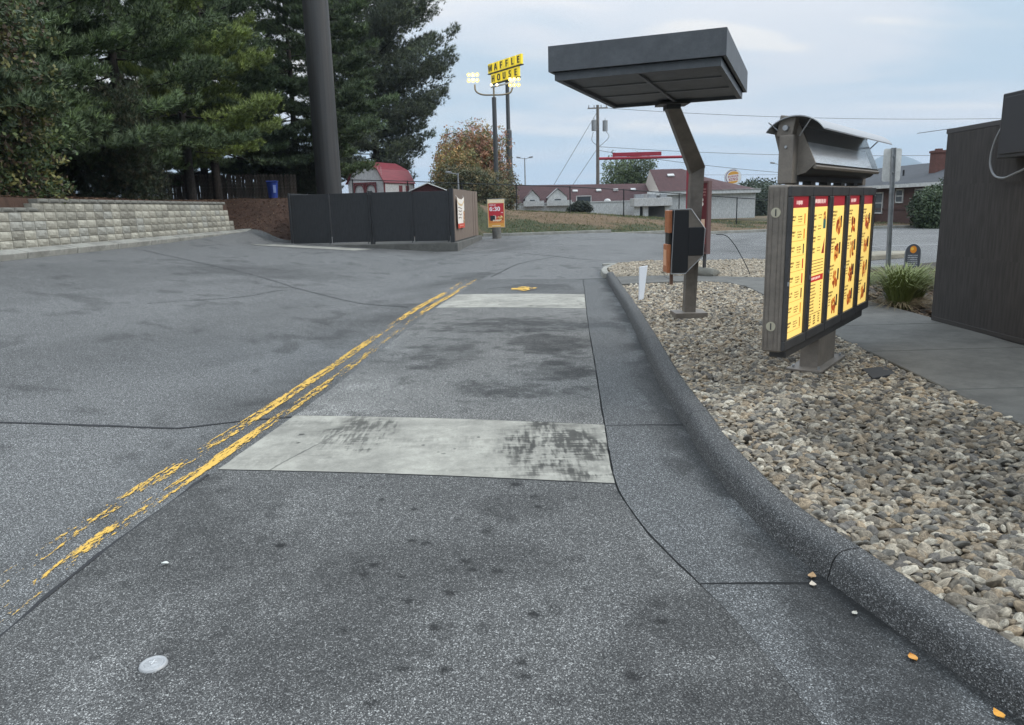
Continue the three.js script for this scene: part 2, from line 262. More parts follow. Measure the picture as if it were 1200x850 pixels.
function midColor(x, z) {
  let v = laneTone(x, z) * 1.5, d = 0;
  d = Math.max(d, 0.72 * blob(x, z, 0.42, -8.6, 0.62, 0.85, 31) * (0.65 + 0.35 * streaky(x, z, 2)));
  d = Math.max(d, 0.66 * blob(x, z, 0.25, -10.0, 1.7, 0.9, 35, 0.7) * (0.3 + 0.7 * streaky(x, z, 4)));
  d = Math.max(d, 0.72 * blob(x, z, 0.5, -7.1, 0.5, 0.6, 39) * (0.35 + 0.65 * streaky(x, z, 6)));
  d = Math.max(d, 0.55 * blob(x, z, -0.75, -8.2, 0.6, 1.1, 43) * (0.3 + 0.7 * streaky(x, z, 8)));
  d = Math.max(d, 0.55 * blob(x, z, 0.1, -6.4, 0.7, 0.5, 47) * streaky(x, z, 10));
  d = Math.max(d, 0.4 * blob(x, z, -1.0, -10.3, 0.5, 0.8, 49) * streaky(x, z, 12));
  v *= 1 - d; v *= 1 - 0.3 * ss(0.66, 0.74, fbm(x * 4, z * 4, 95, 3));
  return [v * 1.0, v * 0.985, v * 0.945];
}
const hatch = (x, z, k) => ss(0.40, 0.62, 0.36 * fbm(x * 60, z * 9, k, 3) + 0.28 * fbm(x * 9, z * 60, k + 5, 3) + 0.36 * fbm(x * 6, z * 6, k + 9, 3));
function stripColor(x, z) {
  let v = 0.53 * (0.86 + 0.2 * fbm(x * 2, z * 2, 101) + 0.2 * (fbm(x * 9, z * 9, 104) - 0.5) + 0.14 * (fbm(x * 45, z * 30, 105, 2) - 0.5)), d = 0;
  d = Math.max(d, 0.82 * blob(x, z, 0.3, -4.75, 0.46, 0.7, 61, 0.9) * hatch(x, z, 3));
  d = Math.max(d, 0.66 * blob(x, z, -1.12, -5.2, 0.34, 0.55, 63, 1) * hatch(x, z, 7));
  d = Math.max(d, 0.3 * ss(0.5, 0.7, fbm(x * 1.5, z * 6, 107)) * hatch(x, z, 9));
  d = Math.max(d, 0.55 * ss(0.80, 0.84, fbm(x * 6, z * 6, 111, 3)));
  const cr = Math.abs((x + 1.38) * 0.93 - (-(z + 4.9)) * 0.34 + 0.05 * (fbm(x * 5, z * 5, 120) - 0.5)); if (z > -5.4) d = Math.max(d, 0.6 * ss(0.012, 0.003, cr));
  for (const [sx, sz, r] of [[-1.55, -5.2, 0.03], [-1.52, -5.0, 0.016], [-0.25, -5.0, 0.016], [-0.4, -4.75, 0.014], [-0.62, -4.85, 0.014]]) d = Math.max(d, 0.75 * ss(r, r * 0.6, Math.hypot(x - sx, z - sz) + r * 0.8 * (fbm(x * 60, z * 60, 7, 2) - 0.5)));
  v *= 1 - d; return [v, v * 0.965, v * 0.88];
}
function farColor(x, z) { const v = lerp(0.93, 1, 0.5) * laneTone(x, z) * 1.1 * (1 - 0.5 * blob(x, z, 0.5, -14.9, 0.95, 0.75, 71) * fine(x, z, 3)); return [v * 0.99, v, v]; }
slab('asphalt_slab', [[1, 1], [-4.5, -4.07]], 190, 320, nearColor, m_lot, lane);
slab('concrete_strip', [[-4.5, -4.07], [-5.75, -5.26]], 520, 280, stripColor, m_concreteV, lane, 0.016);
slab('asphalt_slab', [[-5.75, -5.26], [-12.15, -11.57]], 120, 260, midColor, m_lot, lane);
slab('concrete_strip', [[-12.15, -11.57], [-14.04, -13.5]], 110, 70, stripColor, m_concreteV, lane, 0.016);
slab('asphalt_slab', [[-14.04, -13.5], [-16.9, -16.3]], 70, 70, farColor, m_lot, lane);
// gutter beside the kerb
const gutter = structure('gutter');
const gutterColor = (x, z) => { let v = 0.68 * (0.84 + 0.34 * fbm(x * 1.7, z * 1.7, 130)); const toK = xK(z) - x; v *= 1 - 0.6 * ss(0.34, 0.62, fbm(x * 5, z * 3, 133)) * ss(0.34, 0.05, toK + 0.25 * (fbm(x * 4, z * 2.5, 136) - 0.5)); v *= 1 - 0.4 * blob(x, z, 1.4, -10.2, 0.5, 0.7, 81) * streaky(x, z, 14); v *= 1 - 0.58 * blob(x, z, 1.22, -2.3, 0.26, 0.75, 85) * fine(x, z, 19); if (z > -2.95) v *= 1 - 0.72 * ss(0.055, 0.015, toK + 0.05 * (fbm(x * 9, z * 9, 139) - 0.5)); return [v * 0.98, v, v * 1.01]; };  // near kerb foot: dirt plus the shade of an open gap, painted in
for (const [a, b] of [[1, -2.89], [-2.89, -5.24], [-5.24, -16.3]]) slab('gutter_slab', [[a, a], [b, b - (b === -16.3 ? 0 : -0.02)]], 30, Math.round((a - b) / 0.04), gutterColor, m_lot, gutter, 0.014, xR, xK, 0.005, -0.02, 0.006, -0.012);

// kerb pieces swept along the foot line
const kerb = structure('kerb');
const profile = [[0, -0.03], [0.006, 0.02], [0.022, 0.085], [0.036, 0.11], [0.056, 0.126], [0.085, 0.132], [0.145, 0.134], [0.165, 0.126], [0.17, -0.03]];
function sweep(fx, z0, z1, n, prof) {
  const P = []; for (let k = 0; k <= n; k++) { const z = lerp(z0, z1, k / n), e = 0.02, dx = (fx(z - e) - fx(z + e)) / (2 * e), L = Math.hypot(dx, 1); P.push([fx(z), z, 1 / L, dx / L]); }
  const g = gridGeo(prof.length - 1, n, (u, v, i, j) => { const [x, z, nx, nz] = P[j], w = 0.006 * (fbm(z * 3, i * 0.7, 140) - 0.5); return [x + nx * (prof[i][0] + w), prof[i][1] + w, z + nz * (prof[i][0] + w)]; });
  const uv = g.attributes.uv; for (let j = 0, q = 0; j <= n; j++) for (let i = 0; i < prof.length; i++, q++) { uv.setXY(q, prof[i][0] + prof[i][1], P[j][1]); }
  const caps = [0, n].map((j) => { const [x, z, nx, nz] = P[j]; const pts = prof.map(([o, y]) => [x + nx * o, y, z + nz * o]); const c = [x + nx * 0.09, 0, z + nz * 0.09]; return pts.slice(1).map((p, i) => [c, pts[i], p, p]); }).flat();
  return [g, quadGeo(caps)];
}
for (const [a, b] of [[0.8, -0.6], [-0.6, -2.905], [-2.912, -5.146], [-5.153, -8.2], [-8.21, -11.2], [-11.21, -14.1], [-14.11, -16.6]]) { const [g, c] = sweep(xK, a, b, Math.max(8, Math.round((a - b) / 0.09)), profile); const o = mesh('kerb_stone', g, m_kerb, kerb); mesh('kerb_end', c, m_kerb, o); }
const kerbFar = curve([[2.08, -16.62], [2.2, -18], [2.62, -19.3], [3.3, -20.0]]);
{ const [g, c] = sweep(kerbFar, -16.62, -19.95, 24, profile.map(([a, b]) => [a, Math.min(b, 0.1)])); const o = mesh('kerb_stone', g, m_concrete, kerb); mesh('kerb_end', c, m_concrete, o); }

// paint: worn double line and what is left of an arrow
const paintMat = (alpha) => std([0.66, 0.40, 0.075], 0.75, { alphaMap: alpha, transparent: true, alphaTest: 0.5, map: texGrain });
function paintLine(off, width, z0, z1, cover, k) {
  const n = 200, w = 96, h = 2048;
  const alpha = dataTex(w, h, (i, j) => { const z = lerp(z0, z1, j / h), m = z - z0, x = i / w; let c = 0; for (let q = 0; q + 1 < cover.length; q++) if (z <= cover[q][0] && z > cover[q + 1][0]) c = lerp(cover[q][1], cover[q + 1][1], (z - cover[q][0]) / (cover[q + 1][0] - cover[q][0])); const e = Math.min(x, 1 - x) * 9; const nn = 0.55 * fbm(x * 4 + k, m * 4.2, 200 + k, 4) + 0.45 * fbm(x * 12, m * 26, 210 + k, 3); const nq = ss(0.26, 0.74, nn + 0.16 * (hash(i >> 1, j >> 1, 230 + k) - 0.5)); return nq < 0.76 * c * clamp(0.5 + e) ? 1 : 0; }, false, 1);
  alpha.wrapS = alpha.wrapT = THREE.ClampToEdgeWrapping; alpha.repeat.set(1, 1);
  const g = gridGeo(2, n, (u, v) => { const z = lerp(z0, z1, v), x = xL(z) + off + (u - 0.5) * width; return [x, H(x, z) + 0.006, z]; });
  const uv = g.attributes.uv; for (let q = 0; q < uv.count; q++) uv.setXY(q, (q % 3) / 2, Math.floor(q / 3) / n);
  const m = paintMat(alpha); m.map = null;
  mesh('yellow_line', g, m, lot);
}
paintLine(-0.32, 0.115, -2.2, -17.2, [[-2.2, 0], [-3.3, 0.08], [-3.7, 0.2], [-4.4, 0.36], [-5.4, 0.38], [-5.66, 0.42], [-5.7, 0.9], [-6.2, 0.8], [-8, 0.88], [-9.2, 0.78], [-9.7, 0.15], [-10.9, 0.15], [-11.2, 0.85], [-14.3, 0.88], [-14.6, 0.3], [-17.2, 0.1]], 1);
paintLine(-0.12, 0.10, -2.2, -17.2, [[-2.2, 0.36], [-2.6, 0.4], [-3.0, 0.14], [-3.4, 0.38], [-3.8, 0.22], [-4.2, 0.42], [-4.5, 0.68], [-5.3, 0.75], [-5.7, 0.36], [-6.6, 0.42], [-7.4, 0.5], [-8.4, 0.4], [-8.8, 0.08], [-11.3, 0.1], [-11.8, 0.75], [-14.6, 0.85], [-14.9, 0.3], [-17.2, 0.25]], 5);
{ const n = 256, al = dataTex(n, n, (i, j) => { const u = i / n * 2 - 1, v = j / n * 2 - 1, d = Math.max(Math.abs(u) * 1.05 + Math.max(0, v) * 0.3, Math.abs(v)); return 0.8 * fbm(i / 26, j / 18, 301) + 0.45 * fbm(i / 7, j / 6, 305) + 0.1 * hash(i >> 1, j >> 1, 9) < 0.76 * (1 - ss(0.45, 1, Math.abs(v) < 0.22 ? Math.abs(u) : Math.hypot(u * 1.7, v))) ? 1 : 0; }, false, 1); al.repeat.set(1, 1);
  const g = gridGeo(6, 6, (u, v) => [-0.12 + u * 0.78, 0.026 + 0.012, -13.95 - v * 1.2]); const uv = g.attributes.uv; for (let q = 0; q < uv.count; q++) uv.setXY(q, (q % 7) / 6, Math.floor(q / 7) / 6);
  const m = paintMat(al); m.map = null; mesh('arrow_marking', g, m, lane); }

// cracks in the lot, filled with dark dirt
function crack(pts, w, k) { // [x,z]
  const c = new THREE.CatmullRomCurve3(pts.map(([x, z]) => new THREE.Vector3(x, 0, z))), n = Math.round(c.getLength() / 0.05);
  const g = gridGeo(1, n, (u, v) => { const p = c.getPointAt(v), t = c.getTangentAt(v), ww = w * (0.35 + 1.1 * fbm(v * n * 0.4, k, 220)) * (u - 0.5), j = 0.05 * (fbm(v * n * 0.13, k + 3, 223) - 0.5) + 0.02 * (fbm(v * n * 0.5, k + 5, 226) - 0.5); const x = p.x - t.z * (ww + j), z = p.z + t.x * (ww + j); return [x, H(x, z) + 0.0045, z]; });
  mesh('crack_filler', g, m_tar, lot);
}
const m_tar = std([0.022, 0.022, 0.024], 0.8, { bumpMap: texGrainB, bumpScale: 0.003 });
crack([[-6.6, -4.9], [-3.81, -5.29], [-3.24, -5.4], [-2.64, -5.5], [-2.05, -5.7], [-1.78, -5.76]], 0.035, 1);
crack([[-9.4, -18.9], [-7.57, -17.5], [-5.37, -15.7], [-3.63, -13.84], [-1.72, -12.4]], 0.035, 2);
crack([[-0.45, -17.58], [0.32, -21.33], [1.12, -22.77], [1.6, -23.4]], 0.05, 3);
crack([[-0.65, -26.5], [1.18, -23.9], [2.33, -21.93], [2.9, -21.4]], 0.05, 4);
crack([[-2.06, -1.4], [-2.045, -2.4], [-2.035, -3.2], [-1.97, -4.1], [-1.93, -4.45]], 0.026, 5);
crack([[-2.03, -3.1], [-1.9, -3.28], [-1.86, -3.5]], 0.014, 8);
crack([[-5.4, -11], [-4.5, -12.6], [-4.2, -13.9], [-3.3, -14.6]], 0.02, 6);

// ------------------------------------------------------------------ island: soil, pavement, gravel
const swL = [[3.35, 1], [3.33, -3.5], [3.35, -4.67], [3.38, -5.38], [3.44, -6.07], [3.53, -7.33], [3.6, -8.08], [4.09, -11.93], [4.21, -13.3]], swLx = curve(swL), swRx = curve([[5.08, 1], [5.1, -7.3], [5.24, -9.2], [5.24, -10.8], [5.05, -14.6]]);
const island = mesh('island_soil', prism([...steps([[0.8, -16.4, 0.6]]).map((z) => [xK(z) + 0.12, z]), [2.3, -18], [2.75, -19.3], [3.4, -19.9], [6.6, -19.5], [8.3, -16.9], [11, -18.2], [11, -9], [5.3, -8.9], [5.3, 0.8]], -0.04, 0.05), m_soil); island.userData.kind = 'structure';
const walk = structure('sidewalk');
{ const zs = [1, -0.9, -2.5, -4.05, -5.6, -7.15, -8.7, -10.3, -11.9, -13.3];
  for (let k = 0; k + 1 < zs.length; k++) { const a = zs[k] - 0.006, b = zs[k + 1] + 0.006, ed = [0, 0.25, 0.5, 0.75, 1].map((t) => lerp(a, b, t)); mesh('slab', prism([...ed.map((z) => [swLx(z), z]), ...ed.reverse().map((z) => [swRx(z), z])], -0.02, 0.12, 0.008), m_walk, walk); }
  mesh('slab', prism([[4.18, -13.315], [swRx(-13.315), -13.315], [5.05, -14.62], [3.9, -15.3], [3.2, -15.6], [3.2, -14.35], [3.64, -14.3], [4.1, -13.85]], -0.02, 0.12, 0.008), m_walk, walk);
  mesh('slab', prism([[3.188, -14.35], [3.188, -15.6], [2.69, -15.66], [xK(-15.6) + 0.175, -15.6], [xK(-14.15) + 0.175, -14.15]], -0.02, 0.12, 0.008), m_walk, walk); }
function stoneGeo(seed, detail) { // rounded, slightly flattened river stone with broken facets
  const g = new THREE.IcosahedronGeometry(1, detail), p = g.attributes.position, v = new THREE.Vector3(), R = rng(seed), cuts = [];
  for (let k = 0; k < 9; k++) cuts.push([new THREE.Vector3(R() - 0.5, R() - 0.5, R() - 0.5).normalize(), 0.55 + 0.32 * R()]);
  const sx = 1.0 + 0.35 * R(), sy = 0.42 + 0.28 * R(), sz = 0.66 + 0.25 * R();
  for (let i = 0; i < p.count; i++) { v.fromBufferAttribute(p, i); for (const [n, d] of cuts) { const q = v.dot(n); if (q > d) v.addScaledVector(n, (d - q) * 0.85); } v.multiplyScalar(1 + 0.12 * (noise3(v.x * 2 + 5, v.y * 2 + 5, v.z * 2 + 5, seed) - 0.5)); p.setXYZ(i, v.x * sx, v.y * sy, v.z * sz); }
  return toCreasedNormals(flat(g), 0.5);
}
const gS = grain(256, [5, 13, 37, 90], 15), texStone = dataTex(256, 256, (i, j) => { const g = gS(i, j), v = 0.60 + 0.7 * (g - 0.5) + (hash(i, j, 61) - 0.5) * 0.16 + 0.16; return [v, v * 0.99, v * 0.97]; }, true, 0.8);
const m_stone = std([1, 1, 1], 0.85, { map: texStone, bumpMap: texGrainB, bumpScale: 0.002 });
const bed1 = [...steps([[0.6, -14.0, 0.4]]).map((z) => [xK(z) + 0.15, z]), [3.6, -14.28], [4.08, -13.8], [4.18, -13.3], ...swL.slice(1, -1).reverse(), [3.35, 0.6]];
const bed2 = [[xK(-15.7) + 0.16, -15.7], [2.69, -15.7], [3.2, -15.65], [3.9, -15.36], [5.1, -14.7], [6.2, -15.6], [8.2, -17.0], [6.5, -19.4], [3.5, -19.85], [2.85, -19.3], [2.4, -18], [2.28, -16.8]];
function gravel(name, poly, zr, xr, pal, size, spacing, seed, tone) {
  const R = rng(seed), list = [[], [], [], [], []], D = new THREE.Object3D(), c = new THREE.Color();
  const nx = Math.round((xr[1] - xr[0]) / spacing), nz = Math.round((zr[0] - zr[1]) / spacing);
  for (let L = 0; L < 2; L++) for (let i = 0; i < nx; i++) for (let j = 0; j < nz; j++) {
    const x = xr[0] + (i + R()) * spacing, z = zr[0] - (j + R()) * spacing; if (!inside(poly, x, z)) { R(); continue; }
    const s = size * (0.55 + 0.9 * Math.pow(R(), 1.6));
    D.position.set(x, 0.062 + L * 0.027 + 0.012 * R() + 0.05 * (fbm(x * 1.1, z * 1.1, 400) - 0.4), z); D.rotation.set((R() - 0.5) * 1.1, R() * 6.28, (R() - 0.5) * 1.1); D.scale.setScalar(s); D.updateMatrix();
    const q = pal[Math.floor(R() * pal.length)], k = (0.72 + 0.5 * R()) * tone(x, z, R());
    list[Math.floor(R() * 5)].push([D.matrix.clone(), [q[0] * k, q[1] * k, q[2] * k]]);
  }
  const root = structure(name);
  list.forEach((l, v) => { const im = new THREE.InstancedMesh(stoneGeo(seed + v * 7, 2), m_stone, l.length); l.forEach(([m, col], k) => { im.setMatrixAt(k, m); im.setColorAt(k, c.setRGB(...col)); }); im.name = 'river_stones'; im.userData.kind = 'stuff'; im.castShadow = im.receiveShadow = true; root.add(im); });
}
const pal1 = [[0.42, 0.36, 0.28], [0.35, 0.30, 0.235], [0.50, 0.44, 0.35], [0.27, 0.235, 0.19], [0.42, 0.33, 0.23], [0.23, 0.215, 0.19], [0.60, 0.545, 0.45], [0.35, 0.28, 0.20], [0.17, 0.155, 0.14]];
const dirt = (x, z) => ss(0.44, 0.60, fbm(x * 1.0, z * 1.0, 410) * 0.55 + 0.45 * Math.exp(-(((x - 2.75) / 0.75) ** 2 + ((z + 4.6) / 1.0) ** 2)) + 0.06);
gravel('gravel_bed', bed1, [0.6, -14.4], [1.1, 4.3], pal1, 0.031, 0.037, 5, (x, z, r) => 1.32 - 0.62 * dirt(x, z) * (r < 0.8 ? 1 : 0.3));
gravel('gravel_bed', bed2, [-14.6, -19.9], [2.1, 8.3], pal1.map((c) => [c[0] * 0.5 + 0.30, c[1] * 0.5 + 0.26, c[2] * 0.5 + 0.205]), 0.040, 0.050, 6, () => 1.1);

// ------------------------------------------------------------------ menu board
const loader = new FontLoader();
const fontBold = await loader.loadAsync('fonts/droid/droid_sans_bold.typeface.json');
function scribble(c, x, y, w, h, R, words = 1) { // unreadable small print: rows of broken strokes
  let p = x; while (p < x + w) { const l = 2 + R() * 5; c.fillRect(p, y + R() * 1.2, Math.min(l, x + w - p), h * (0.7 + 0.3 * R())); p += l + (R() < 0.2 * words ? 5 : 1.6); }
}
const menuTex = [0, 1, 2, 3, 4].map((n) => canvasTex(256, 560, (c, w, h) => {
  const R = rng(50 + n); c.fillStyle = '#fbd97c'; c.fillRect(0, 0, w, h);
  c.fillStyle = '#8e2a33'; c.fillRect(0, 0, w, 44);
  c.fillStyle = '#f3ddd6'; if (n === 0) scribble(c, 78, 16, 90, 18, R); if (n === 1) scribble(c, 30, 12, 190, 20, R); if (n === 3) scribble(c, 70, 14, 110, 18, R);
  const food = (x, y, s) => { // a sandwich or a cup in browns
    const cols = ['#a9562a', '#8a3d20', '#c98538', '#6d2f1d', '#b2441f', '#d89a4a'];
    for (let k = 0; k < 22; k++) { c.fillStyle = cols[Math.floor(R() * 6)]; c.beginPath(); c.ellipse(x + (R() - 0.5) * s, y + (R() - 0.5) * s * 0.8, s * (0.1 + 0.16 * R()), s * (0.07 + 0.12 * R()), R() * 3, 0, 7); c.fill(); }
  };
  const ink = '#4d3a1c';
  if (n === 0) { for (let k = 0; k < 8; k++) { c.fillStyle = ink; const y = 74 + k * 60; scribble(c, 16, y, 66, 9, R); scribble(c, 20, y + 14, 50, 6, R); scribble(c, 112, y + 2, 60, 5, R); scribble(c, 112, y + 12, 66, 5, R); scribble(c, 116, y + 22, 48, 5, R); c.fillStyle = ['#c97a2c', '#c97a2c', '#2b2a2c', '#b32a24', '#c0392b', '#5a2a1c', '#c98a35', '#b88735'][k]; c.fillRect(204, y - 6, 18, 40); c.fillStyle = '#b08a3c'; c.fillRect(12, y + 38, 220, 2); } }
  else if (n === 1) { for (let k = 0; k < 4; k++) { c.fillStyle = ink; const y = 76 + k * 46; scribble(c, 14, y, 66, 10, R); scribble(c, 14, y + 15, 60, 8, R); scribble(c, 108, y, 60, 5, R); scribble(c, 108, y + 12, 56, 5, R); } c.fillStyle = '#2f5d5f'; c.fillRect(196, 92, 44, 46); food(216, 84, 34); c.fillStyle = '#8d2f2a'; c.beginPath(); c.moveTo(236, 176); c.lineTo(190, 244); c.lineTo(236, 246); c.fill(); c.fillStyle = ink; for (let k = 0; k < 5; k++) c.fillRect(18, 268 + k * 13, 214, 2.5); c.fillStyle = '#b5322f'; c.fillRect(12, 334, 232, 26); c.fillStyle = '#f7e4d8'; scribble(c, 44, 340, 150, 12, R); c.fillStyle = ink; for (let k = 0; k < 9; k++) { scribble(c, 22, 370 + k * 14, 80 + R() * 40, 7, R); c.fillRect(206, 370 + k * 14, 16, 6); } c.fillRect(16, 498, 224, 2.5); for (let k = 0; k < 4; k++) { scribble(c, 24, 506 + k * 12, 50, 8, R); scribble(c, 110, 508 + k * 11, 40, 8, R); scribble(c, 186, 506 + k * 11, 34, 8, R); } }
  else for (let k = 0; k < 4; k++) { const y = 66 + k * 122; c.fillStyle = ink; scribble(c, 44, y, 84, 10, R); scribble(c, 44, y + 15, 66, 10, R); scribble(c, 50, y + 34, 40, 6, R); scribble(c, 50, y + 46, 44, 6, R); scribble(c, 52, y + 60, 34, 6, R); if (!(n === 3 && k === 0)) { c.fillStyle = '#2d2226'; c.fillRect(196, y + 24, 30, 54); } food(156, y + 70, 78); c.fillStyle = '#a33f2a'; c.beginPath(); c.arc(24, y + 8, 9, 0, 7); c.fill(); }
}));
const menu = thing('menu_board', 'bronze drive-through menu board with five lit yellow panels on a pedestal', 'menu board', [2.82, 0.05, -6.70], 0.9198);
{ const W = 2.8, y0 = 0.41, y1 = 1.66, hh = y1 - y0, ym = (y0 + y1) / 2;
  mesh('cabinet', box(W, hh, 0.15, 0, ym, 0.015, 0.018), m_bronze, menu);
  for (const y of [y0 + 0.2, y1 - 0.2]) { const cap = mesh('lock_cover', rod([-W / 2 - 0.006, y, 0.01], [-W / 2 + 0.01, y, 0.01], 0.036, 0.036, 20), std([0.48, 0.44, 0.33], 0.45, { metalness: 0.3 }), menu); mesh('slot', box(0.004, 0.05, 0.008, -W / 2 - 0.008, y, 0.01), m_bronzeDark, cap); }
  const rid = []; for (const z of [-0.045, -0.015, 0.03, 0.06]) rid.push(box(0.006, hh - 0.05, 0.004, -W / 2 - 0.0015, ym, z)); each('end_rib', rid, m_bronze, menu);
  for (let k = 0; k < 5; k++) {
    const x = -W / 2 + W / 5 * (k + 0.5), pw = W / 5 - 0.012, f = mesh('panel_frame', [box(pw, 0.075, 0.03, x, y1 - 0.05, 0.103, 0.006), box(pw, 0.075, 0.03, x, y0 + 0.05, 0.103, 0.006), box(0.055, hh - 0.176, 0.03, x - pw / 2 + 0.0275, ym, 0.103, 0.006), box(0.055, hh - 0.176, 0.03, x + pw / 2 - 0.0275, ym, 0.103, 0.006)], m_bronzeDark, menu);
    const g = new THREE.PlaneGeometry(pw - 0.108, hh - 0.172); g.translate(x, ym, 0.098);
    mesh('lit_poster', g, std([0.75, 0.75, 0.75], 0.35, { map: menuTex[k], emissive: rgb(1, 0.95, 0.86), emissiveMap: menuTex[k], emissiveIntensity: 0.62 }), f);
    mesh('latch', box(0.012, 0.03, 0.012, x - pw / 2 + 0.004, ym - 0.1, 0.122), m_steel, f);
  }
  mesh('lower_rail', box(W - 0.26, 0.07, 0.13, 0.02, y0 - 0.032, 0.02, 0.008), m_bronzeDark, menu);
  mesh('pedestal', [box(0.56, 0.34, 0.16, 0, 0.19, 0, 0.008)], m_bronze, menu);
  mesh('base_plate', box(0.86, 0.02, 0.30, 0, 0.075, 0, 0.004), m_bronze, menu);
  each('base_bolt', [-0.36, 0.36].flatMap((x) => [-0.11, 0.11].map((z) => rod([x, 0.08, z], [x, 0.11, z], 0.012))), m_steel, menu);
  // promotional topper on the roof
  const tp = 1.14, before = menu.children.length;
  mesh('topper_rail', [box(tp * 2 - 0.1, 0.05, 0.08, 0.03, y1 + 0.055, -0.01, 0.006), ...[-1.06, -0.6, -0.12, 0.36, 0.84].map((x) => box(0.13, 0.035, 0.07, x, y1 + 0.017, -0.01))], m_bronzeDark, menu);
  const prof = [[-0.15, 0.40], [-0.05, 0.05], [0.10, 0.09], [0.17, 0.155], [0.03, 0.47]]; // z, y above the cabinet
  for (const s of [-1, 1]) { const g = extrude(prof.map(([z, y]) => [-z, y]), 0.02); g.rotateY(Math.PI / 2); g.translate(s * (tp - 0.05) - 0.01, y1, 0); mesh('topper_end', g, m_bronze, menu);
    const post = mesh('topper_post', box(0.13, 0.36, 0.11, s * (tp + 0.01), y1 + 0.19, -0.02, 0.01), m_bronze, menu);
    mesh('topper_arm', box(0.10, 0.16, 0.12, s * (tp + 0.0), y1 + 0.43, -0.035, 0.008, [0.18, 0, 0]), m_bronze, menu);
    each('bolt', [rod([s * (tp + 0.04), y1 + 0.42, -0.03], [s * (tp + 0.085), y1 + 0.42, -0.03], 0.022, 0.02, 12), rod([s * (tp + 0.07), y1 + 0.28, -0.02], [s * (tp + 0.085), y1 + 0.28, -0.02], 0.012, 0.01, 10)], m_steel, post);
    each('strut', [rod([s * (tp + 0.02), y1 + 0.37, -0.06], [s * (tp + 0.07), y1 + 0.47, -0.16], 0.006), rod([s * (tp + 0.02), y1 + 0.36, 0.06], [s * (tp + 0.09), y1 + 0.475, 0.16], 0.006)], m_steel, menu); }
  const L = (z0, yy0, z1, yy1, w = tp * 2 - 0.12) => quadGeo([[[-w / 2, y1 + yy0, z0], [w / 2, y1 + yy0, z0], [w / 2, y1 + yy1, z1], [-w / 2, y1 + yy1, z1]]]);
  mesh('topper_back', [L(-0.15, 0.40, -0.05, 0.05), L(-0.05, 0.05, 0.10, 0.09), L(0.10, 0.09, 0.17, 0.155)], m_bronzeDark, menu);
  mesh('topper_insert', L(0.115, 0.17, 0.045, 0.33), std([0.82, 0.83, 0.84], 0.6, { map: texGrain }), menu);
  mesh('topper_insert', L(0.044, 0.332, -0.01, 0.455), std([0.03, 0.032, 0.036], 0.6), menu);
  mesh('topper_lens', L(0.172, 0.158, 0.034, 0.468), new THREE.MeshPhysicalMaterial({ color: rgb(0.92, 0.93, 0.94), roughness: 0.12, transmission: 1, thickness: 0, ior: 1.5, side: THREE.DoubleSide }), menu);
  mesh('topper_sill', box(tp * 2 - 0.1, 0.03, 0.05, 0, y1 + 0.135, 0.155, 0.008, [0.5, 0, 0]), m_bronze, menu);
  const hood = []; const arc = []; for (let k = 0; k <= 14; k++) { const a = lerp(-1.05, 1.05, k / 14); arc.push([0.21 * Math.sin(a) / Math.sin(1.05) + 0.04, y1 + 0.40 + 0.28 * (Math.cos(a) - Math.cos(1.05)) * 0.75]); }
  for (let k = 0; k < 14; k++) { const [z0, a0] = arc[k], [z1, a1] = arc[k + 1], w = tp + 0.09; hood.push([[-w, a0, z0], [w, a0, z0], [w, a1, z1], [-w, a1, z1]]); hood.push([[-w, a0 - 0.008, z0], [w, a0 - 0.008, z0], [w, a1 - 0.008, z1], [-w, a1 - 0.008, z1]]); for (const s of [-w, w]) hood.push([[s, a0, z0], [s, a1, z1], [s, a1 - 0.008, z1], [s, a0 - 0.008, z0]]); }
  mesh('topper_hood', quadGeo(hood), std([0.36, 0.365, 0.375], 0.38, { metalness: 0.35 }), menu);
  for (const o of menu.children.slice(before)) o.position.x += 0.07;
}

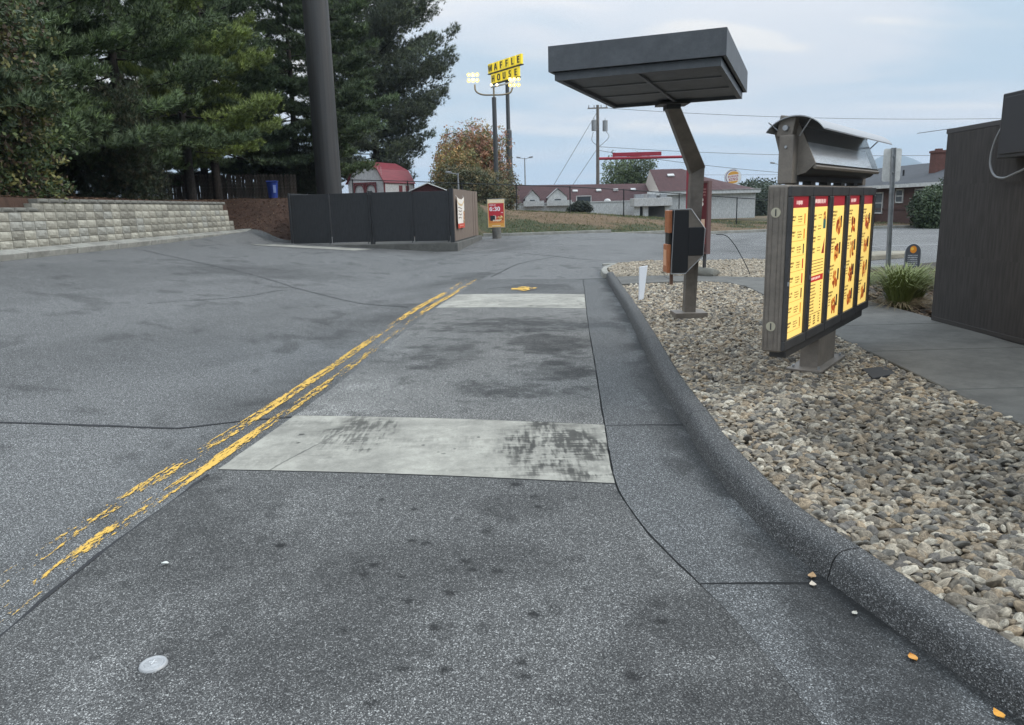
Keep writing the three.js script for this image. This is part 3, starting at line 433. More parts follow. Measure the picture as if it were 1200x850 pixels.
// ------------------------------------------------------------------ canopy over the order post
const canopy = thing('order_canopy', 'dark grey flat canopy cantilevered on a bent bronze post in the gravel', 'canopy', [2.37, 0.06, -9.8]);
{   // roof centre, long axis runs away from the post towards the lane side
  const ang = 0.375;
  const cx = 1.53, cz = -7.79, yb = 2.70;
  const put = (g) => { g.rotateY(-ang + Math.PI); g.translate(cx - 2.37, yb - 0.06, cz + 9.8); return g; };
  const ln = 2.23, wd = 1.44, o = 0.045, fh = 0.215, th = 0.07;
  const ring = (w, d, y, h, t) => [box(w, h, t, 0, y + h / 2, d / 2 - t / 2), box(w, h, t, 0, y + h / 2, -d / 2 + t / 2), box(t, h, d - 2 * t, w / 2 - t / 2, y + h / 2, 0), box(t, h, d - 2 * t, -w / 2 + t / 2, y + h / 2, 0)];
  mesh('fascia', put(join([...ring(wd + 2 * o, ln + 2 * o, th, fh, 0.03), box(wd + 2 * o - 0.06, 0.02, ln + 2 * o - 0.06, 0, th + fh - 0.02, 0)])), m_canopy, canopy);
  mesh('lower_trim', put(join(ring(wd, ln, 0, th - 0.003, 0.05))), m_canopy, canopy);
  for (let i = 0; i < 2; i++) for (let j = 0; j < 3; j++) mesh('soffit_panel', put(box((wd - 0.1) / 2 - 0.006, 0.012, (ln - 0.1) / 3 - 0.006, (i - 0.5) * (wd - 0.1) / 2, th - 0.03, (j - 1) * (ln - 0.1) / 3)), m_soffit, canopy);
  each('soffit_batten', [-1, 1].map((s) => put(box(wd - 0.1, 0.012, 0.05, 0, th - 0.042, s * (ln - 0.1) / 6))), std([0.17, 0.175, 0.185], 0.6), canopy);
  mesh('soffit_batten', put(box(0.025, 0.012, ln - 0.1, 0, th - 0.056, 0)), std([0.14, 0.145, 0.155], 0.6), canopy);
  // bent rectangular post: an outline in its own plane, given depth
  const outline = [[-0.075, 0], [0.075, 0], [0.125, 1.86], [0.12, 1.98], [-0.39, 2.60], [-0.55, 2.60], [-0.03, 1.90]];
  const g = extrude(outline, 0.15, 0.008); g.translate(0, 0, -0.075); g.rotateY(0); 
  // lean the upper part towards the roof
  const pp = g.attributes.position; for (let i = 0; i < pp.count; i++) { const y = pp.getY(i); if (y > 1.88) pp.setZ(i, pp.getZ(i) + (y - 1.88) * 1.33); } g.computeVertexNormals();
  mesh('post', metric(g), m_bronze, canopy);
  mesh('mount', [box(0.16, 0.05, 0.2, -0.47, 2.605, 0.94), box(0.34, 0.02, 0.3, -0.47, 2.637, 0.96)], m_bronzeDark, canopy);
  mesh('base_plate', box(0.42, 0.08, 0.36, 0, 0.085, 0, 0.006), m_bronze, canopy);
}
// speaker box on the post
const spk = thing('order_speaker', 'black order speaker box with orange front and silver edged brackets on the post', 'speaker box', [2.345, 0.72, -9.565]);
{ const hex = [[-0.30, 0.0], [-0.12, 0.0], [0.10, 0.22], [0.12, 0.55], [-0.06, 0.80], [-0.27, 0.80]];
  const inner = (z, t, s = 1) => { const g = extrude(hex.map(([x, y]) => [x * s, 0.4 + (y - 0.4) * s]), t, 0); g.translate(0, 0, z); return g; };
  mesh('bracket', [inner(-0.14, 0.008), inner(0.132, 0.008)], m_bronze, spk);
  mesh('bracket_edge', [[0.132, 0.012]].flatMap(([z, t]) => hex.map((a, i) => { const b = hex[(i + 1) % hex.length]; return rod([a[0], a[1], z + 0.006], [b[0], b[1], z + 0.006], 0.007, 0.007, 6); })), m_steel, spk);
  mesh('housing', [box(0.21, 0.786, 0.25, -0.187, 0.4, 0.018, 0.012), box(0.2, 0.36, 0.25, 0.01, 0.40, 0.02, 0.012)], m_black, spk);
  mesh('front_panel', [box(0.05, 0.36, 0.24, -0.325, 0.19, 0, 0.01), box(0.05, 0.28, 0.24, -0.31, 0.65, 0, 0.01)], std([0.62, 0.22, 0.09], 0.5, { map: texGrain }), spk);
  mesh('grille', [box(0.03, 0.14, 0.2, -0.315, 0.44, 0, 0.004)], std([0.04, 0.035, 0.03], 0.6), spk);
  mesh('print', [box(0.004, 0.20, 0.16, -0.352, 0.2, 0)], std([0.80, 0.42, 0.24], 0.5), spk);
  mesh('hanger', box(0.035, 0.14, 0.05, -0.27, -0.075, 0.02), std([0.20, 0.11, 0.075], 0.6), spk);
}

// ------------------------------------------------------------------ clearance bar and preview poster behind
const bar = thing('clearance_bar', 'red overhead clearance bar with a sign plate on a red post', 'clearance bar', [4.07, 0.05, -17.0]);
mesh('post', box(0.12, 2.6, 0.14, 0, 1.3, 0, 0.01), m_red, bar); mesh('post_sleeve', box(0.135, 1.0, 0.155, 0.01, 1.35, 0.004, 0.006), std([0.07, 0.06, 0.055], 0.6), bar);
mesh('arm', rod([0.02, 2.545, 0], [-2.02, 2.555, 0], 0.03, 0.03, 12), m_red, bar); mesh('sign_plate', box(1.08, 0.085, 0.03, -1.18, 2.63, 0, 0.005), m_red, bar);
const poster = thing('preview_board', 'narrow dark red framed poster board on a concrete base seen almost edge on', 'poster board', [3.95, 0.05, -15.5], -1.08);
{ const t = canvasTex(128, 384, (c, w, h) => { const R = rng(3); c.fillStyle = '#5c1f24'; c.fillRect(0, 0, w, h); c.fillStyle = '#d9b59a'; c.fillRect(10, 200, 100, 60); c.fillStyle = '#3b1418'; c.fillRect(0, 290, w, 94); c.fillStyle = '#8c3034'; c.fillRect(8, 300, w - 16, 40); c.fillStyle = '#efe6da'; c.font = 'bold 64px sans-serif'; c.fillText('8', 62, 128); c.fillStyle = '#a8827a'; for (let k = 0; k < 3; k++) scribble(c, 70, 30 + k * 16, 44, 8, R); });
  mesh('frame', [box(0.52, 0.04, 0.09, 0, 1.95, 0), box(0.52, 0.04, 0.09, 0, 0.53, 0), box(0.04, 1.38, 0.09, -0.24, 1.24, 0), box(0.04, 1.38, 0.09, 0.24, 1.24, 0)], std([0.13, 0.07, 0.065], 0.6), poster);
  mesh('poster', new THREE.PlaneGeometry(0.44, 1.38).translate(0, 1.24, 0.03), std([1, 1, 1], 0.5, { map: t }), poster);
  mesh('back_panel', box(0.44, 1.38, 0.02, 0, 1.24, -0.01), m_bronzeDark, poster);
  mesh('leg', box(0.05, 0.5, 0.05, -0.15, 0.26, 0), m_bronzeDark, poster); mesh('leg', box(0.05, 0.5, 0.05, 0.15, 0.26, 0), m_bronzeDark, poster);
  const g = stoneGeo(77, 3); g.scale(0.36, 0.3, 0.26); g.translate(0.05, 0.1, -0.1); mesh('concrete_base', g, std([0.30, 0.29, 0.26], 0.9, { map: texConcrete }), poster); }
tag(mesh('bent_wire', tube([[4.25, 0.95, -15.4], [4.45, 0.92, -15.4], [4.62, 0.75, -15.4], [4.78, 0.5, -15.4], [4.95, 0.18, -15.4], [5.0, 0.05, -15.4]], 0.009, 30, 5), m_black), 'thin black bent wire arching from the poster board to the gravel', 'wire');
tag(mesh('marker_stake', (() => { const g = extrude([[0.0, 0], [0.09, 0.08], [0.165, 0.60], [0.005, 0.585]], 0.02, 0.003); g.rotateY(0.5); g.translate(2.02, 0.05, -11.65); return g; })(), std([0.72, 0.75, 0.80], 0.5)), 'white flat plastic marker stake standing in the gravel by the kerb', 'marker stake');

// ------------------------------------------------------------------ brown sided building at the right, with box and cable
const shedB = thing('sided_enclosure', 'dark brown building corner with narrow vertical siding beside the sidewalk', 'building', [5.19, 0.12, -8.95], 0.0);
{ const m_side = std([0.062, 0.055, 0.052], 0.72, { map: texStreak, bumpMap: texGrainB, bumpScale: 0.0006 }), Hh = 2.18;
  const siding = (len) => { const o = [[0, 0]]; const pitch = 0.098, n = Math.ceil(len / pitch); for (let k = 0; k < n; k++) { const a = k * pitch; o.push([a + 0.002, 0.022], [a + 0.052, 0.022], [a + 0.060, 0.010], [a + 0.092, 0.010], [a + 0.097, 0.004]); } const L = n * pitch; o.push([L, 0], [L, -0.06], [0, -0.06]); return [o, L]; };
  const [o1, L1] = siding(9.6); const g = extrude(o1, Hh); g.rotateX(-Math.PI / 2);  // outline (along, out) -> stands up
  // along local -> +z, out -> -x
  g.rotateY(-Math.PI / 2); // x->z? set below by check
  g.computeBoundingBox(); const bb = g.boundingBox; g.translate(0, 0, -bb.min.z);
  mesh('siding', metric(g), m_side, shedB);
  const [o2] = siding(4.2); const g2 = extrude(o2, Hh); g2.rotateX(-Math.PI / 2); g2.rotateY(Math.PI); g2.computeBoundingBox(); g2.translate(-g2.boundingBox.min.x + 0.02, 0, 0.06); mesh('siding', metric(g2), m_side, shedB);
  mesh('corner_trim', box(0.06, Hh, 0.06, 0.012, Hh / 2, 0.012, 0.004), m_side, shedB);
  mesh('roof_cap', [box(4.3, 0.055, 9.7, 2.1, Hh + 0.03, 4.8, 0.006)], std([0.075, 0.07, 0.07], 0.6), shedB);
  mesh('parapet', box(4.0, 0.07, 8.6, 2.05, Hh + 0.093, 5.1, 0.006), std([0.075, 0.07, 0.07], 0.6), shedB);
  mesh('base_trim', box(0.05, 0.05, 9.5, -0.04, 0.025, 4.8, 0.004), std([0.05, 0.045, 0.042], 0.8), shedB); }
const ub = thing('utility_box', 'dark grey metal box on brown wall with looping cable', 'utility box', [5.065, 1.98, -7.76]);
mesh('cabinet', box(0.22, 0.62, 1.0, -0.02, 0.28, 0.55, 0.012), std([0.06, 0.06, 0.065], 0.5, { map: texGrain }), ub); mesh('door_lip', box(0.01, 0.54, 0.9, -0.136, 0.28, 0.55, 0.004), std([0.05, 0.05, 0.055], 0.5), ub);
tag(mesh('loose_cable', tube([[5.09, 2.36, -7.74], [5.08, 2.32, -7.84], [5.07, 2.15, -7.97], [5.07, 1.93, -8.02], [5.07, 1.80, -7.94], [5.06, 1.76, -7.77], [5.05, 1.80, -7.57], [5.05, 1.86, -7.4], [5.05, 1.99, -7.32]], 0.011, 60, 8), std([0.26, 0.27, 0.28], 0.5)), 'grey cable hanging in a loop below the box on the brown wall', 'cable');

// ------------------------------------------------------------------ road sign, little sign, grass clump
const rs = thing('road_sign', 'bare aluminium back of a road sign on a galvanised post', 'road sign', [5.60, 0.05, -11.0], 0.06);
mesh('post', [box(0.05, 2.24, 0.012, 0, 1.12, 0.012), box(0.008, 2.24, 0.04, -0.024, 1.12, 0.02), box(0.008, 2.24, 0.04, 0.024, 1.12, 0.02)].map((g) => { g.rotateZ(0.028); g.translate(0.0, 0, 0); return g; }), m_galv, rs);
{ const r = 0.04, w = 0.27, h = 0.46, s = new THREE.Shape(); s.moveTo(-w / 2 + r, -h / 2); s.lineTo(w / 2 - r, -h / 2); s.quadraticCurveTo(w / 2, -h / 2, w / 2, -h / 2 + r); s.lineTo(w / 2, h / 2 - r); s.quadraticCurveTo(w / 2, h / 2, w / 2 - r, h / 2); s.lineTo(-w / 2 + r, h / 2); s.quadraticCurveTo(-w / 2, h / 2, -w / 2, h / 2 - r); s.lineTo(-w / 2, -h / 2 + r); s.quadraticCurveTo(-w / 2, -h / 2, -w / 2 + r, -h / 2);
  const g = new THREE.ExtrudeGeometry(s, { depth: 0.004, bevelEnabled: false }); g.translate(-0.06, 2.0, -0.006); mesh('sign_plate', g, std([0.80, 0.79, 0.75], 0.6, { map: texGrain }), rs); each('bolt', [1.9, 2.12].map((y) => rod([-0.06, y, 0], [-0.06, y, 0.05], 0.012)), m_steel, rs); }
const ls = thing('garden_sign', 'small round topped sign with an orange emblem in the planting bed', 'sign', [7.30, 0.12, -13.5], -0.2);
{ const t = canvasTex(128, 192, (c, w, h) => { const R = rng(9); c.fillStyle = '#4a4d52'; c.fillRect(0, 0, w, h); c.fillStyle = '#e08a25'; c.beginPath(); c.arc(64, 44, 30, 0, 7); c.fill(); c.fillStyle = '#f0c050'; c.beginPath(); c.arc(54, 38, 13, 0, 7); c.fill(); c.fillStyle = '#c9cacb'; for (let k = 0; k < 6; k++) scribble(c, 20, 88 + k * 16, 88, 8, R); });
  const s = new THREE.Shape(); s.moveTo(-0.12, 0); s.lineTo(0.12, 0); s.lineTo(0.12, 0.30); s.absarc(0, 0.30, 0.12, 0, Math.PI); s.lineTo(-0.12, 0);
  const g = new THREE.ExtrudeGeometry(s, { depth: 0.015, bevelEnabled: false }); const uv = g.attributes.uv, p = g.attributes.position; for (let i = 0; i < uv.count; i++) uv.setXY(i, p.getX(i) / 0.24 + 0.5, p.getY(i) / 0.42); g.translate(0, 0.22, 0); mesh('sign_face', g, std([1, 1, 1], 0.5, { map: t }), ls); mesh('stake', rod([0, 0, 0.005], [0, 0.3, 0.005], 0.012), m_black, ls); mesh('rim', tube([[-0.125, 0.22, 0.008], [-0.125, 0.52, 0.008], [-0.09, 0.6, 0.008], [0, 0.645, 0.008], [0.09, 0.6, 0.008], [0.125, 0.52, 0.008], [0.125, 0.22, 0.008]], 0.008, 40, 6), m_galv, ls); }
function bladeGeo(n, seed, len, w, spread, droop) {
  const R = rng(seed), p = [], idx = [];
  for (let k = 0; k < n; k++) { const a = R() * 6.28, sp = spread * (0.25 + 0.75 * R()), L = len * (0.65 + 0.5 * R()), bx = (R() - 0.5) * 0.25 * spread, bz = (R() - 0.5) * 0.25 * spread, b = p.length / 3, ca = Math.cos(a), sa = Math.sin(a);
    for (let s = 0; s <= 4; s++) { const t = s / 4, r = sp * t * (0.6 + 0.6 * t), y = L * (t - droop * t * t * t), hw = w * (1 - t * 0.92); p.push(bx + ca * r - sa * hw, y, bz + sa * r + ca * hw, bx + ca * r + sa * hw, y, bz + sa * r - ca * hw); if (s < 4) { const q = b + s * 2; idx.push(q, q + 1, q + 2, q + 1, q + 3, q + 2); } } }
  const g = new THREE.BufferGeometry(); g.setAttribute('position', new THREE.Float32BufferAttribute(p, 3)); g.setIndex(idx); g.computeVertexNormals(); return g;
}
const leafMat = (c, o = {}) => new THREE.MeshPhysicalMaterial({ color: rgb(...c), roughness: 0.75, side: THREE.DoubleSide, transmission: 0.25, thickness: 0, ...o });
const m_blade = std([0.17, 0.20, 0.055], 0.6), m_bladeDry = std([0.26, 0.20, 0.11], 0.8);
for (const [x, z, s, lab] of [[5.44, -10.3, 1.5, 'large green lily clump with dry skirt at the end of the brown building'], [5.85, -10.75, 1.3, 'green lily clump tucked behind the large clump by the brown wall'], [5.5, -11.7, 0.95, 'smaller green lily clump at the foot of the road sign post']]) {
  const c = thing('lily_clump', lab, 'plant', [x, 0.06, z]); mesh('leaves', bladeGeo(520, 5 + x * 10, 0.66 * s, 0.010, 0.50 * s, 0.45), m_blade, c); mesh('dry_leaves', bladeGeo(240, 9 + x * 10, 0.2 * s, 0.008, 0.42 * s, 0.75), m_bladeDry, c); }

// ------------------------------------------------------------------ retaining wall
const rwall = thing('retaining_wall', 'grey split-face block retaining wall holding back a mulch bank', 'wall', [-10, 0, -28]);
{ const R = rng(21), split = (seed, L, h, d) => { // rough broken front, outline in the wall's axis
    const rr = rng(seed), nu = 4, nv = 3, P = []; for (let j = 0; j <= nv; j++) for (let i = 0; i <= nu; i++) { const e = i === 0 || i === nu || j === 0 || j === nv; P.push([e ? -0.012 - 0.004 * rr() : 0.004 + 0.014 * rr(), j / nv * h, i / nu * L]); }
    const q = []; for (let j = 0; j < nv; j++) for (let i = 0; i < nu; i++) { const a = j * (nu + 1) + i; q.push([P[a], P[a + 1], P[a + nu + 2], P[a + nu + 1]]); }
    const b = (y, z) => [-d, y, z]; q.push([P[0], P[nu], b(0, L), b(0, 0)], [P[nv * (nu + 1)], P[nv * (nu + 1) + nu], b(h, L), b(h, 0)], [P[0], P[nv * (nu + 1)], b(h, 0), b(0, 0)], [P[nu], P[nv * (nu + 1) + nu], b(h, L), b(0, L)]);
    return metric(quadGeo(q)); };
  const ch = 0.188, bl = 0.40, mats = [[0.58, 0.55, 0.48], [0.49, 0.47, 0.41], [0.66, 0.63, 0.55], [0.42, 0.40, 0.35], [0.54, 0.53, 0.49]].map((c) => std(c, 0.92, { map: texConcrete, bumpMap: texConcreteB, bumpScale: 0.01 }));
  const geos = [0, 1, 2, 3, 4, 5].map((k) => split(40 + k, bl - 0.012, ch - 0.010, 0.24)), capG = [0, 1].map((k) => split(60 + k, bl - 0.01, 0.09, 0.26));
  const y0 = 0.84, z1 = 0.0, N = 36;
  for (let c = 0; c < 6; c++) { const n0 = Math.round((5 - c) * -0.0); const start = (5 - c) * 0.17 * -1 + 0.85; // lower courses reach further
    for (let k = 0; k < N; k++) { const z = start + (k + (c % 2 ? 0.5 : 0)) * bl; const low = z > 11.6; if (low && c === 5) continue; const o = mesh('block', geos[Math.floor(R() * 6)], mats[Math.floor(R() * 5)], rwall); o.position.set(0.02 - c * 0.022, y0 + c * ch + 0.05 * ss(14, 0, z) * 0, z); } }
  for (let k = 0; k < N; k++) { const z = 0.85 + k * bl, low = z > 11.6; const o = mesh('cap_block', capG[k % 2], std([0.30, 0.295, 0.27], 0.92, { map: texConcrete, bumpMap: texConcreteB, bumpScale: 0.01 }), rwall); o.position.set(-0.075, y0 + (low ? 5 : 6) * ch, z); }
}
{ const wk = structure('kerb'); for (let k = 0; k < 9; k++) { const z = -13.2 - k * 1.75; mesh('kerb_stone', box(0.3, 0.26, 1.73, -9.72, 0.9 + 0.02 * ss(-13, -29, z), z - 0.86, 0.02, [0, 0, -0.25]), m_concrete, wk); } }

// ------------------------------------------------------------------ bin enclosure with gates
const enc = thing('bin_enclosure', 'black gated bin enclosure with brown side wall on a concrete pad', 'enclosure', [-4.9, 0.40, -27.0], -0.1);
{ const X = (x) => x + 4.9, hT = 1.88;
  mesh('concrete_pad', box(6.25, 0.42, 6.5, 0, -0.17, -3.12, 0.02), m_walk, enc); 
  const gx = [-7.82, -6.36, -4.97, -4.83, -3.37, -2.10];
  for (const [a, b, dy] of [[-7.78, -6.38, 0], [-6.34, -4.96, 0.01], [-4.80, -3.36, 0.005], [-3.32, -2.06, -0.01]]) { const w = b - a, x = X((a + b) / 2); const p = mesh('gate_panel', box(w, hT - 0.16, 0.045, x, 0.12 + (hT - 0.16) / 2 + dy, 0.02, 0.006), m_gate, enc); each('gate_frame', [box(0.05, hT - 0.14, 0.05, x - w / 2 + 0.03, 0.12 + (hT - 0.16) / 2 + dy, 0.026), box(0.05, hT - 0.14, 0.05, x + w / 2 - 0.03, 0.12 + (hT - 0.16) / 2 + dy, 0.026)], m_gate, p); mesh('drop_rod', rod([x + w / 2 - 0.06, 0.06, 0.06], [x + w / 2 - 0.06, 0.9, 0.06], 0.012), m_gate, p); }
  for (const x of [-7.86, -4.90, -4.86, -1.97]) mesh('post', box(x === -1.97 ? 0.14 : 0.055, hT + 0.02, 0.12, X(x) + (x === -4.86 ? 0.03 : x === -4.90 ? -0.02 : 0), hT / 2 + 0.02, -0.02, 0.006), m_gate, enc);
  const m_brown = std([0.235, 0.175, 0.135], 0.75, { map: texStreak });
  for (const [z0, z1] of [[-0.1, -4.6], [-4.68, -5.2], [-5.28, -6.0]]) mesh('side_wall', box(0.08, hT - 0.06, z0 - z1, X(-1.93), 0.08 + (hT - 0.06) / 2, (z0 + z1) / 2, 0.006), m_brown, enc);
  mesh('side_wall', box(0.08, hT - 0.06, 5.9, X(-7.86), 0.08 + (hT - 0.06) / 2, -3.05), m_gate, enc); mesh('back_wall', box(5.9, hT - 0.06, 0.08, 0, 0.08 + (hT - 0.06) / 2, -6.05), m_gate, enc);
}
const ban = thing('vinyl_banner', 'sagging white vinyl food banner with red foot tied to the brown wall', 'banner', [-1.84, 0.0, -26.95], Math.PI / 2 - 0.1);
{ const t = canvasTex(256, 400, (c, w, h) => { const R = rng(13); c.fillStyle = '#f1e8dc'; c.fillRect(0, 0, w, h); c.fillStyle = '#d8b98c'; c.beginPath(); c.moveTo(0, 30); c.quadraticCurveTo(120, 100, 256, 40); c.lineTo(256, 70); c.quadraticCurveTo(120, 130, 0, 60); c.fill(); c.strokeStyle = '#5d3324'; c.lineWidth = 8; for (let k = 0; k < 4; k++) { c.beginPath(); c.moveTo(26, 130 + k * 46); for (let q = 1; q < 7; q++) c.quadraticCurveTo(26 + q * 20 - 14, 110 + k * 46 + R() * 30, 26 + q * 20, 126 + k * 46 + R() * 20); c.stroke(); } for (let k = 0; k < 40; k++) { c.fillStyle = ['#a8642c', '#c98b45', '#7d4a24', '#5b6b33', '#d8a763'][Math.floor(R() * 5)]; c.beginPath(); c.ellipse(205 + R() * 50, 190 + R() * 150, 10 + R() * 16, 8 + R() * 12, R() * 3, 0, 7); c.fill(); } c.fillStyle = '#c9452f'; c.fillRect(0, 340, w, 60); c.fillStyle = '#e9b39e'; scribble(c, 60, 362, 140, 12, R, 0); });
  const g = new THREE.PlaneGeometry(1.5, 1.12, 14, 10), p = g.attributes.position; for (let i = 0; i < p.count; i++) { const x = p.getX(i), y = p.getY(i), s = 1 - (x / 0.75) ** 2; p.setY(i, y - 0.09 * s * ss(-0.1, 0.56, y)); p.setZ(i, 0.02 + 0.025 * Math.sin(x * 5 + y * 3) * s + 0.02); } g.computeVertexNormals(); g.translate(0.85, 1.47, 0);
  mesh('print_sheet', g, std([1, 1, 1], 0.5, { map: t }), ban); each('tie', [rod([0.1, 2.03, 0.03], [0.06, 2.08, -0.02], 0.006), rod([1.6, 2.03, 0.03], [1.64, 2.08, -0.02], 0.006)], m_white, ban); }
const os = thing('opening_hours_sign', 'red and yellow opening hours sign reading 6:30 on a concrete stump', 'sign', [-0.52, 0.22, -33.5], 0.02);
{ const t = canvasTex(256, 416, (c, w, h) => { const R = rng(17); c.fillStyle = '#f3c27a'; c.fillRect(0, 0, w, h); c.fillStyle = '#f6dcae'; c.fillRect(0, 0, w, 58); c.fillStyle = '#fff3dc'; c.font = 'bold 36px sans-serif'; c.textAlign = 'center'; c.fillText('BREAKFAST', 128, 42); c.fillStyle = '#c8313c'; c.fillRect(12, 58, w - 24, 160); const gr = ['#c8313c', '#d8583c', '#e08a45', '#eaa84c']; for (let k = 0; k < 4; k++) { c.fillStyle = gr[k]; c.fillRect(12, 218 + k * 46, w - 24, 46); } c.fillStyle = '#ffffff'; c.font = 'bold 24px sans-serif'; c.textAlign = 'left'; c.fillText('OPEN AT', 26, 92); c.font = 'bold 86px sans-serif'; c.fillText('6:30', 24, 172); c.font = 'bold 22px sans-serif'; c.fillText('AM', 200, 204); c.fillStyle = '#e9d8c8'; c.beginPath(); c.arc(94, 268, 34, 0, 7); c.fill(); c.fillStyle = '#20282c'; c.fillRect(34, 240, 74, 78); for (let k = 0; k < 26; k++) { c.fillStyle = ['#d8a04a', '#b9682c', '#f0d8a0', '#8e2f2a'][Math.floor(R() * 4)]; c.beginPath(); c.ellipse(160 + R() * 70, 240 + R() * 90, 8 + R() * 14, 6 + R() * 9, R() * 3, 0, 7); c.fill(); } c.fillStyle = '#fff6e0'; scribble(c, 76, 300, 120, 26, R, 0); scribble(c, 60, 384, 130, 12, R, 0); });
  mesh('face', new THREE.PlaneGeometry(0.74, 1.22).translate(0, 1.14, 0.034), std([0.95, 0.95, 0.95], 0.5, { map: t }), os); mesh('frame', box(0.78, 1.26, 0.06, 0, 1.14, 0, 0.006), m_galv, os); mesh('stump', [rod([0, -0.12, 0], [0, 0.54, 0], 0.2, 0.2, 20)], std([0.26, 0.25, 0.235], 0.9, { map: texConcrete }), os); }

// ------------------------------------------------------------------ tall sign pole
const bp = thing('sign_pole', 'very thick dark steel sign pole rising behind the bin enclosure', 'pole', [-8.05, 2.0, -34.5]);
mesh('shaft', (() => { const g = new THREE.CylinderGeometry(0.54, 0.56, 16, 40, 1); g.translate(0, 8, 0); return g; })(), std([0.05, 0.047, 0.045], 0.5, { map: texStreak }), bp); mesh('weld_collar', rod([0, 0, 0], [0, 0.12, 0], 0.62, 0.6, 40), m_bronzeDark, bp);

// ------------------------------------------------------------------ small things on the ground
{ const t = thing('cleanout_cap', 'small round pale metal cap set flush in the asphalt', 'cover', [-1.32, 0.026, -2.40]); mesh('disc', new THREE.LatheGeometry([[0, 0.006], [0.028, 0.006], [0.031, 0.003], [0.036, 0.003], [0.039, 0.006], [0.046, 0.005], [0.049, -0.004]].map(([a, b]) => new THREE.Vector2(a, b)), 32), std([0.52, 0.52, 0.52], 0.5, { metalness: 0.3, map: texGrain }), t); mesh('raised_mark', [box(0.03, 0.003, 0.004, 0, 0.0075, 0), box(0.004, 0.003, 0.028, 0, 0.0078, 0)], std([0.55, 0.55, 0.55], 0.5), t); }
{ const g = stoneGeo(91, 2); g.scale(0.015, 0.016, 0.015); g.translate(-1.63, 0.034, -3.18); tag(mesh('pebble', g, std([0.62, 0.62, 0.58], 0.7)), 'single pale round pebble lying on the dark asphalt', 'pebble'); }
function leafGeo(s, curl, seed) { const R = rng(seed), q = []; for (let k = 0; k < 4; k++) { const a = k / 4, b = (k + 1) / 4, w = (t) => 0.36 * Math.sin(Math.PI * Math.pow(t, 0.8)), y = (t, e) => curl * (t - 0.5) ** 2 + e; q.push([[a - 0.5, y(a, 0), 0], [b - 0.5, y(b, 0), 0], [b - 0.5, y(b, 0.12), w(b)], [a - 0.5, y(a, 0.12), w(a)]], [[a - 0.5, y(a, 0), 0], [b - 0.5, y(b, 0), 0], [b - 0.5, y(b, 0.10), -w(b)], [a - 0.5, y(a, 0.10), -w(a)]]); } const g = quadGeo(q); g.scale(s, s, s); g.rotateY(R() * 6); return g; }
for (const [x, z, s, c, lab] of [[1.295, -2.93, 0.05, [0.42, 0.27, 0.14], 'brown curled leaf lodged at the kerb joint'], [1.27, -2.86, 0.04, [0.55, 0.47, 0.38], 'pale dry leaf beside the kerb joint'], [1.41, -2.33, 0.045, [0.62, 0.30, 0.07], 'orange leaf lying against the dark kerb foot'], [1.34, -2.63, 0.03, [0.45, 0.42, 0.36], 'small pale leaf scrap at the kerb foot'], [1.515, -2.03, 0.045, [0.75, 0.36, 0.06], 'bright orange leaf at the end of the kerb']]) { const g = leafGeo(s, 0.5, x * 100); g.translate(x - 0.03, 0.012, z); tag(mesh('fallen_leaf', g, std(c, 0.8)), lab, 'leaf'); }
tag(mesh('meter_lid', prism([[3.02, -6.05], [3.30, -6.2], [3.36, -6.5], [3.1, -6.42]], 0.05, 0.118, 0.006), std([0.03, 0.03, 0.032], 0.7, { map: texGrain })), 'black flat meter lid half buried in the gravel by the menu board', 'meter lid');

// ------------------------------------------------------------------ plants
const D = new THREE.Object3D(), tint = new THREE.Color();
function needleGeo(seed, n = 16, w = 0.05) { // a tuft of long needles, unit length
  const R = rng(seed), p = []; for (let k = 0; k < n; k++) { const a = R() * 6.28, e = 0.15 + 1.15 * R(), L = 0.7 + 0.4 * R(), d = [Math.cos(a) * Math.sin(e) * L, Math.cos(e) * L, Math.sin(a) * Math.sin(e) * L], s = [-Math.sin(a) * w, 0, Math.cos(a) * w]; p.push(-s[0], 0, -s[2], s[0], 0, s[2], ...d); }
  const g = new THREE.BufferGeometry(); g.setAttribute('position', new THREE.Float32BufferAttribute(p, 3)); g.computeVertexNormals(); return g;
}
const needles = [needleGeo(1), needleGeo(2), needleGeo(3)];
function leavesGeo(seed, n = 7) { const R = rng(seed), q = []; for (let k = 0; k < n; k++) { const a = R() * 6.28, e = (R() - 0.3) * 1.6, c = new THREE.Vector3(R() - 0.5, R() - 0.5, R() - 0.5).multiplyScalar(1.1), u = new THREE.Vector3(Math.cos(a) * Math.cos(e), Math.sin(e), Math.sin(a) * Math.cos(e)), v = new THREE.Vector3(R() - 0.5, R() - 0.5, R() - 0.5).cross(u).normalize().multiplyScalar(0.2), L = 0.5 + 0.2 * R(); const f = (s, t) => c.clone().addScaledVector(u, s * L).addScaledVector(v, t).toArray(); q.push([f(0, 0), f(0.45, 1), f(1, 0), f(0.45, -1)]); } return quadGeo(q); }
const leafSets = [leavesGeo(4), leavesGeo(5), leavesGeo(6)];
const m_needle = std([1, 1, 1], 0.7), m_leaf = new THREE.MeshPhysicalMaterial({ color: rgb(1, 1, 1), roughness: 0.7, side: THREE.DoubleSide, transmission: 0.22, thickness: 0 });
const m_bark = std([0.055, 0.045, 0.038], 0.95, { map: texWood, bumpMap: texGrainB, bumpScale: 0.02 });
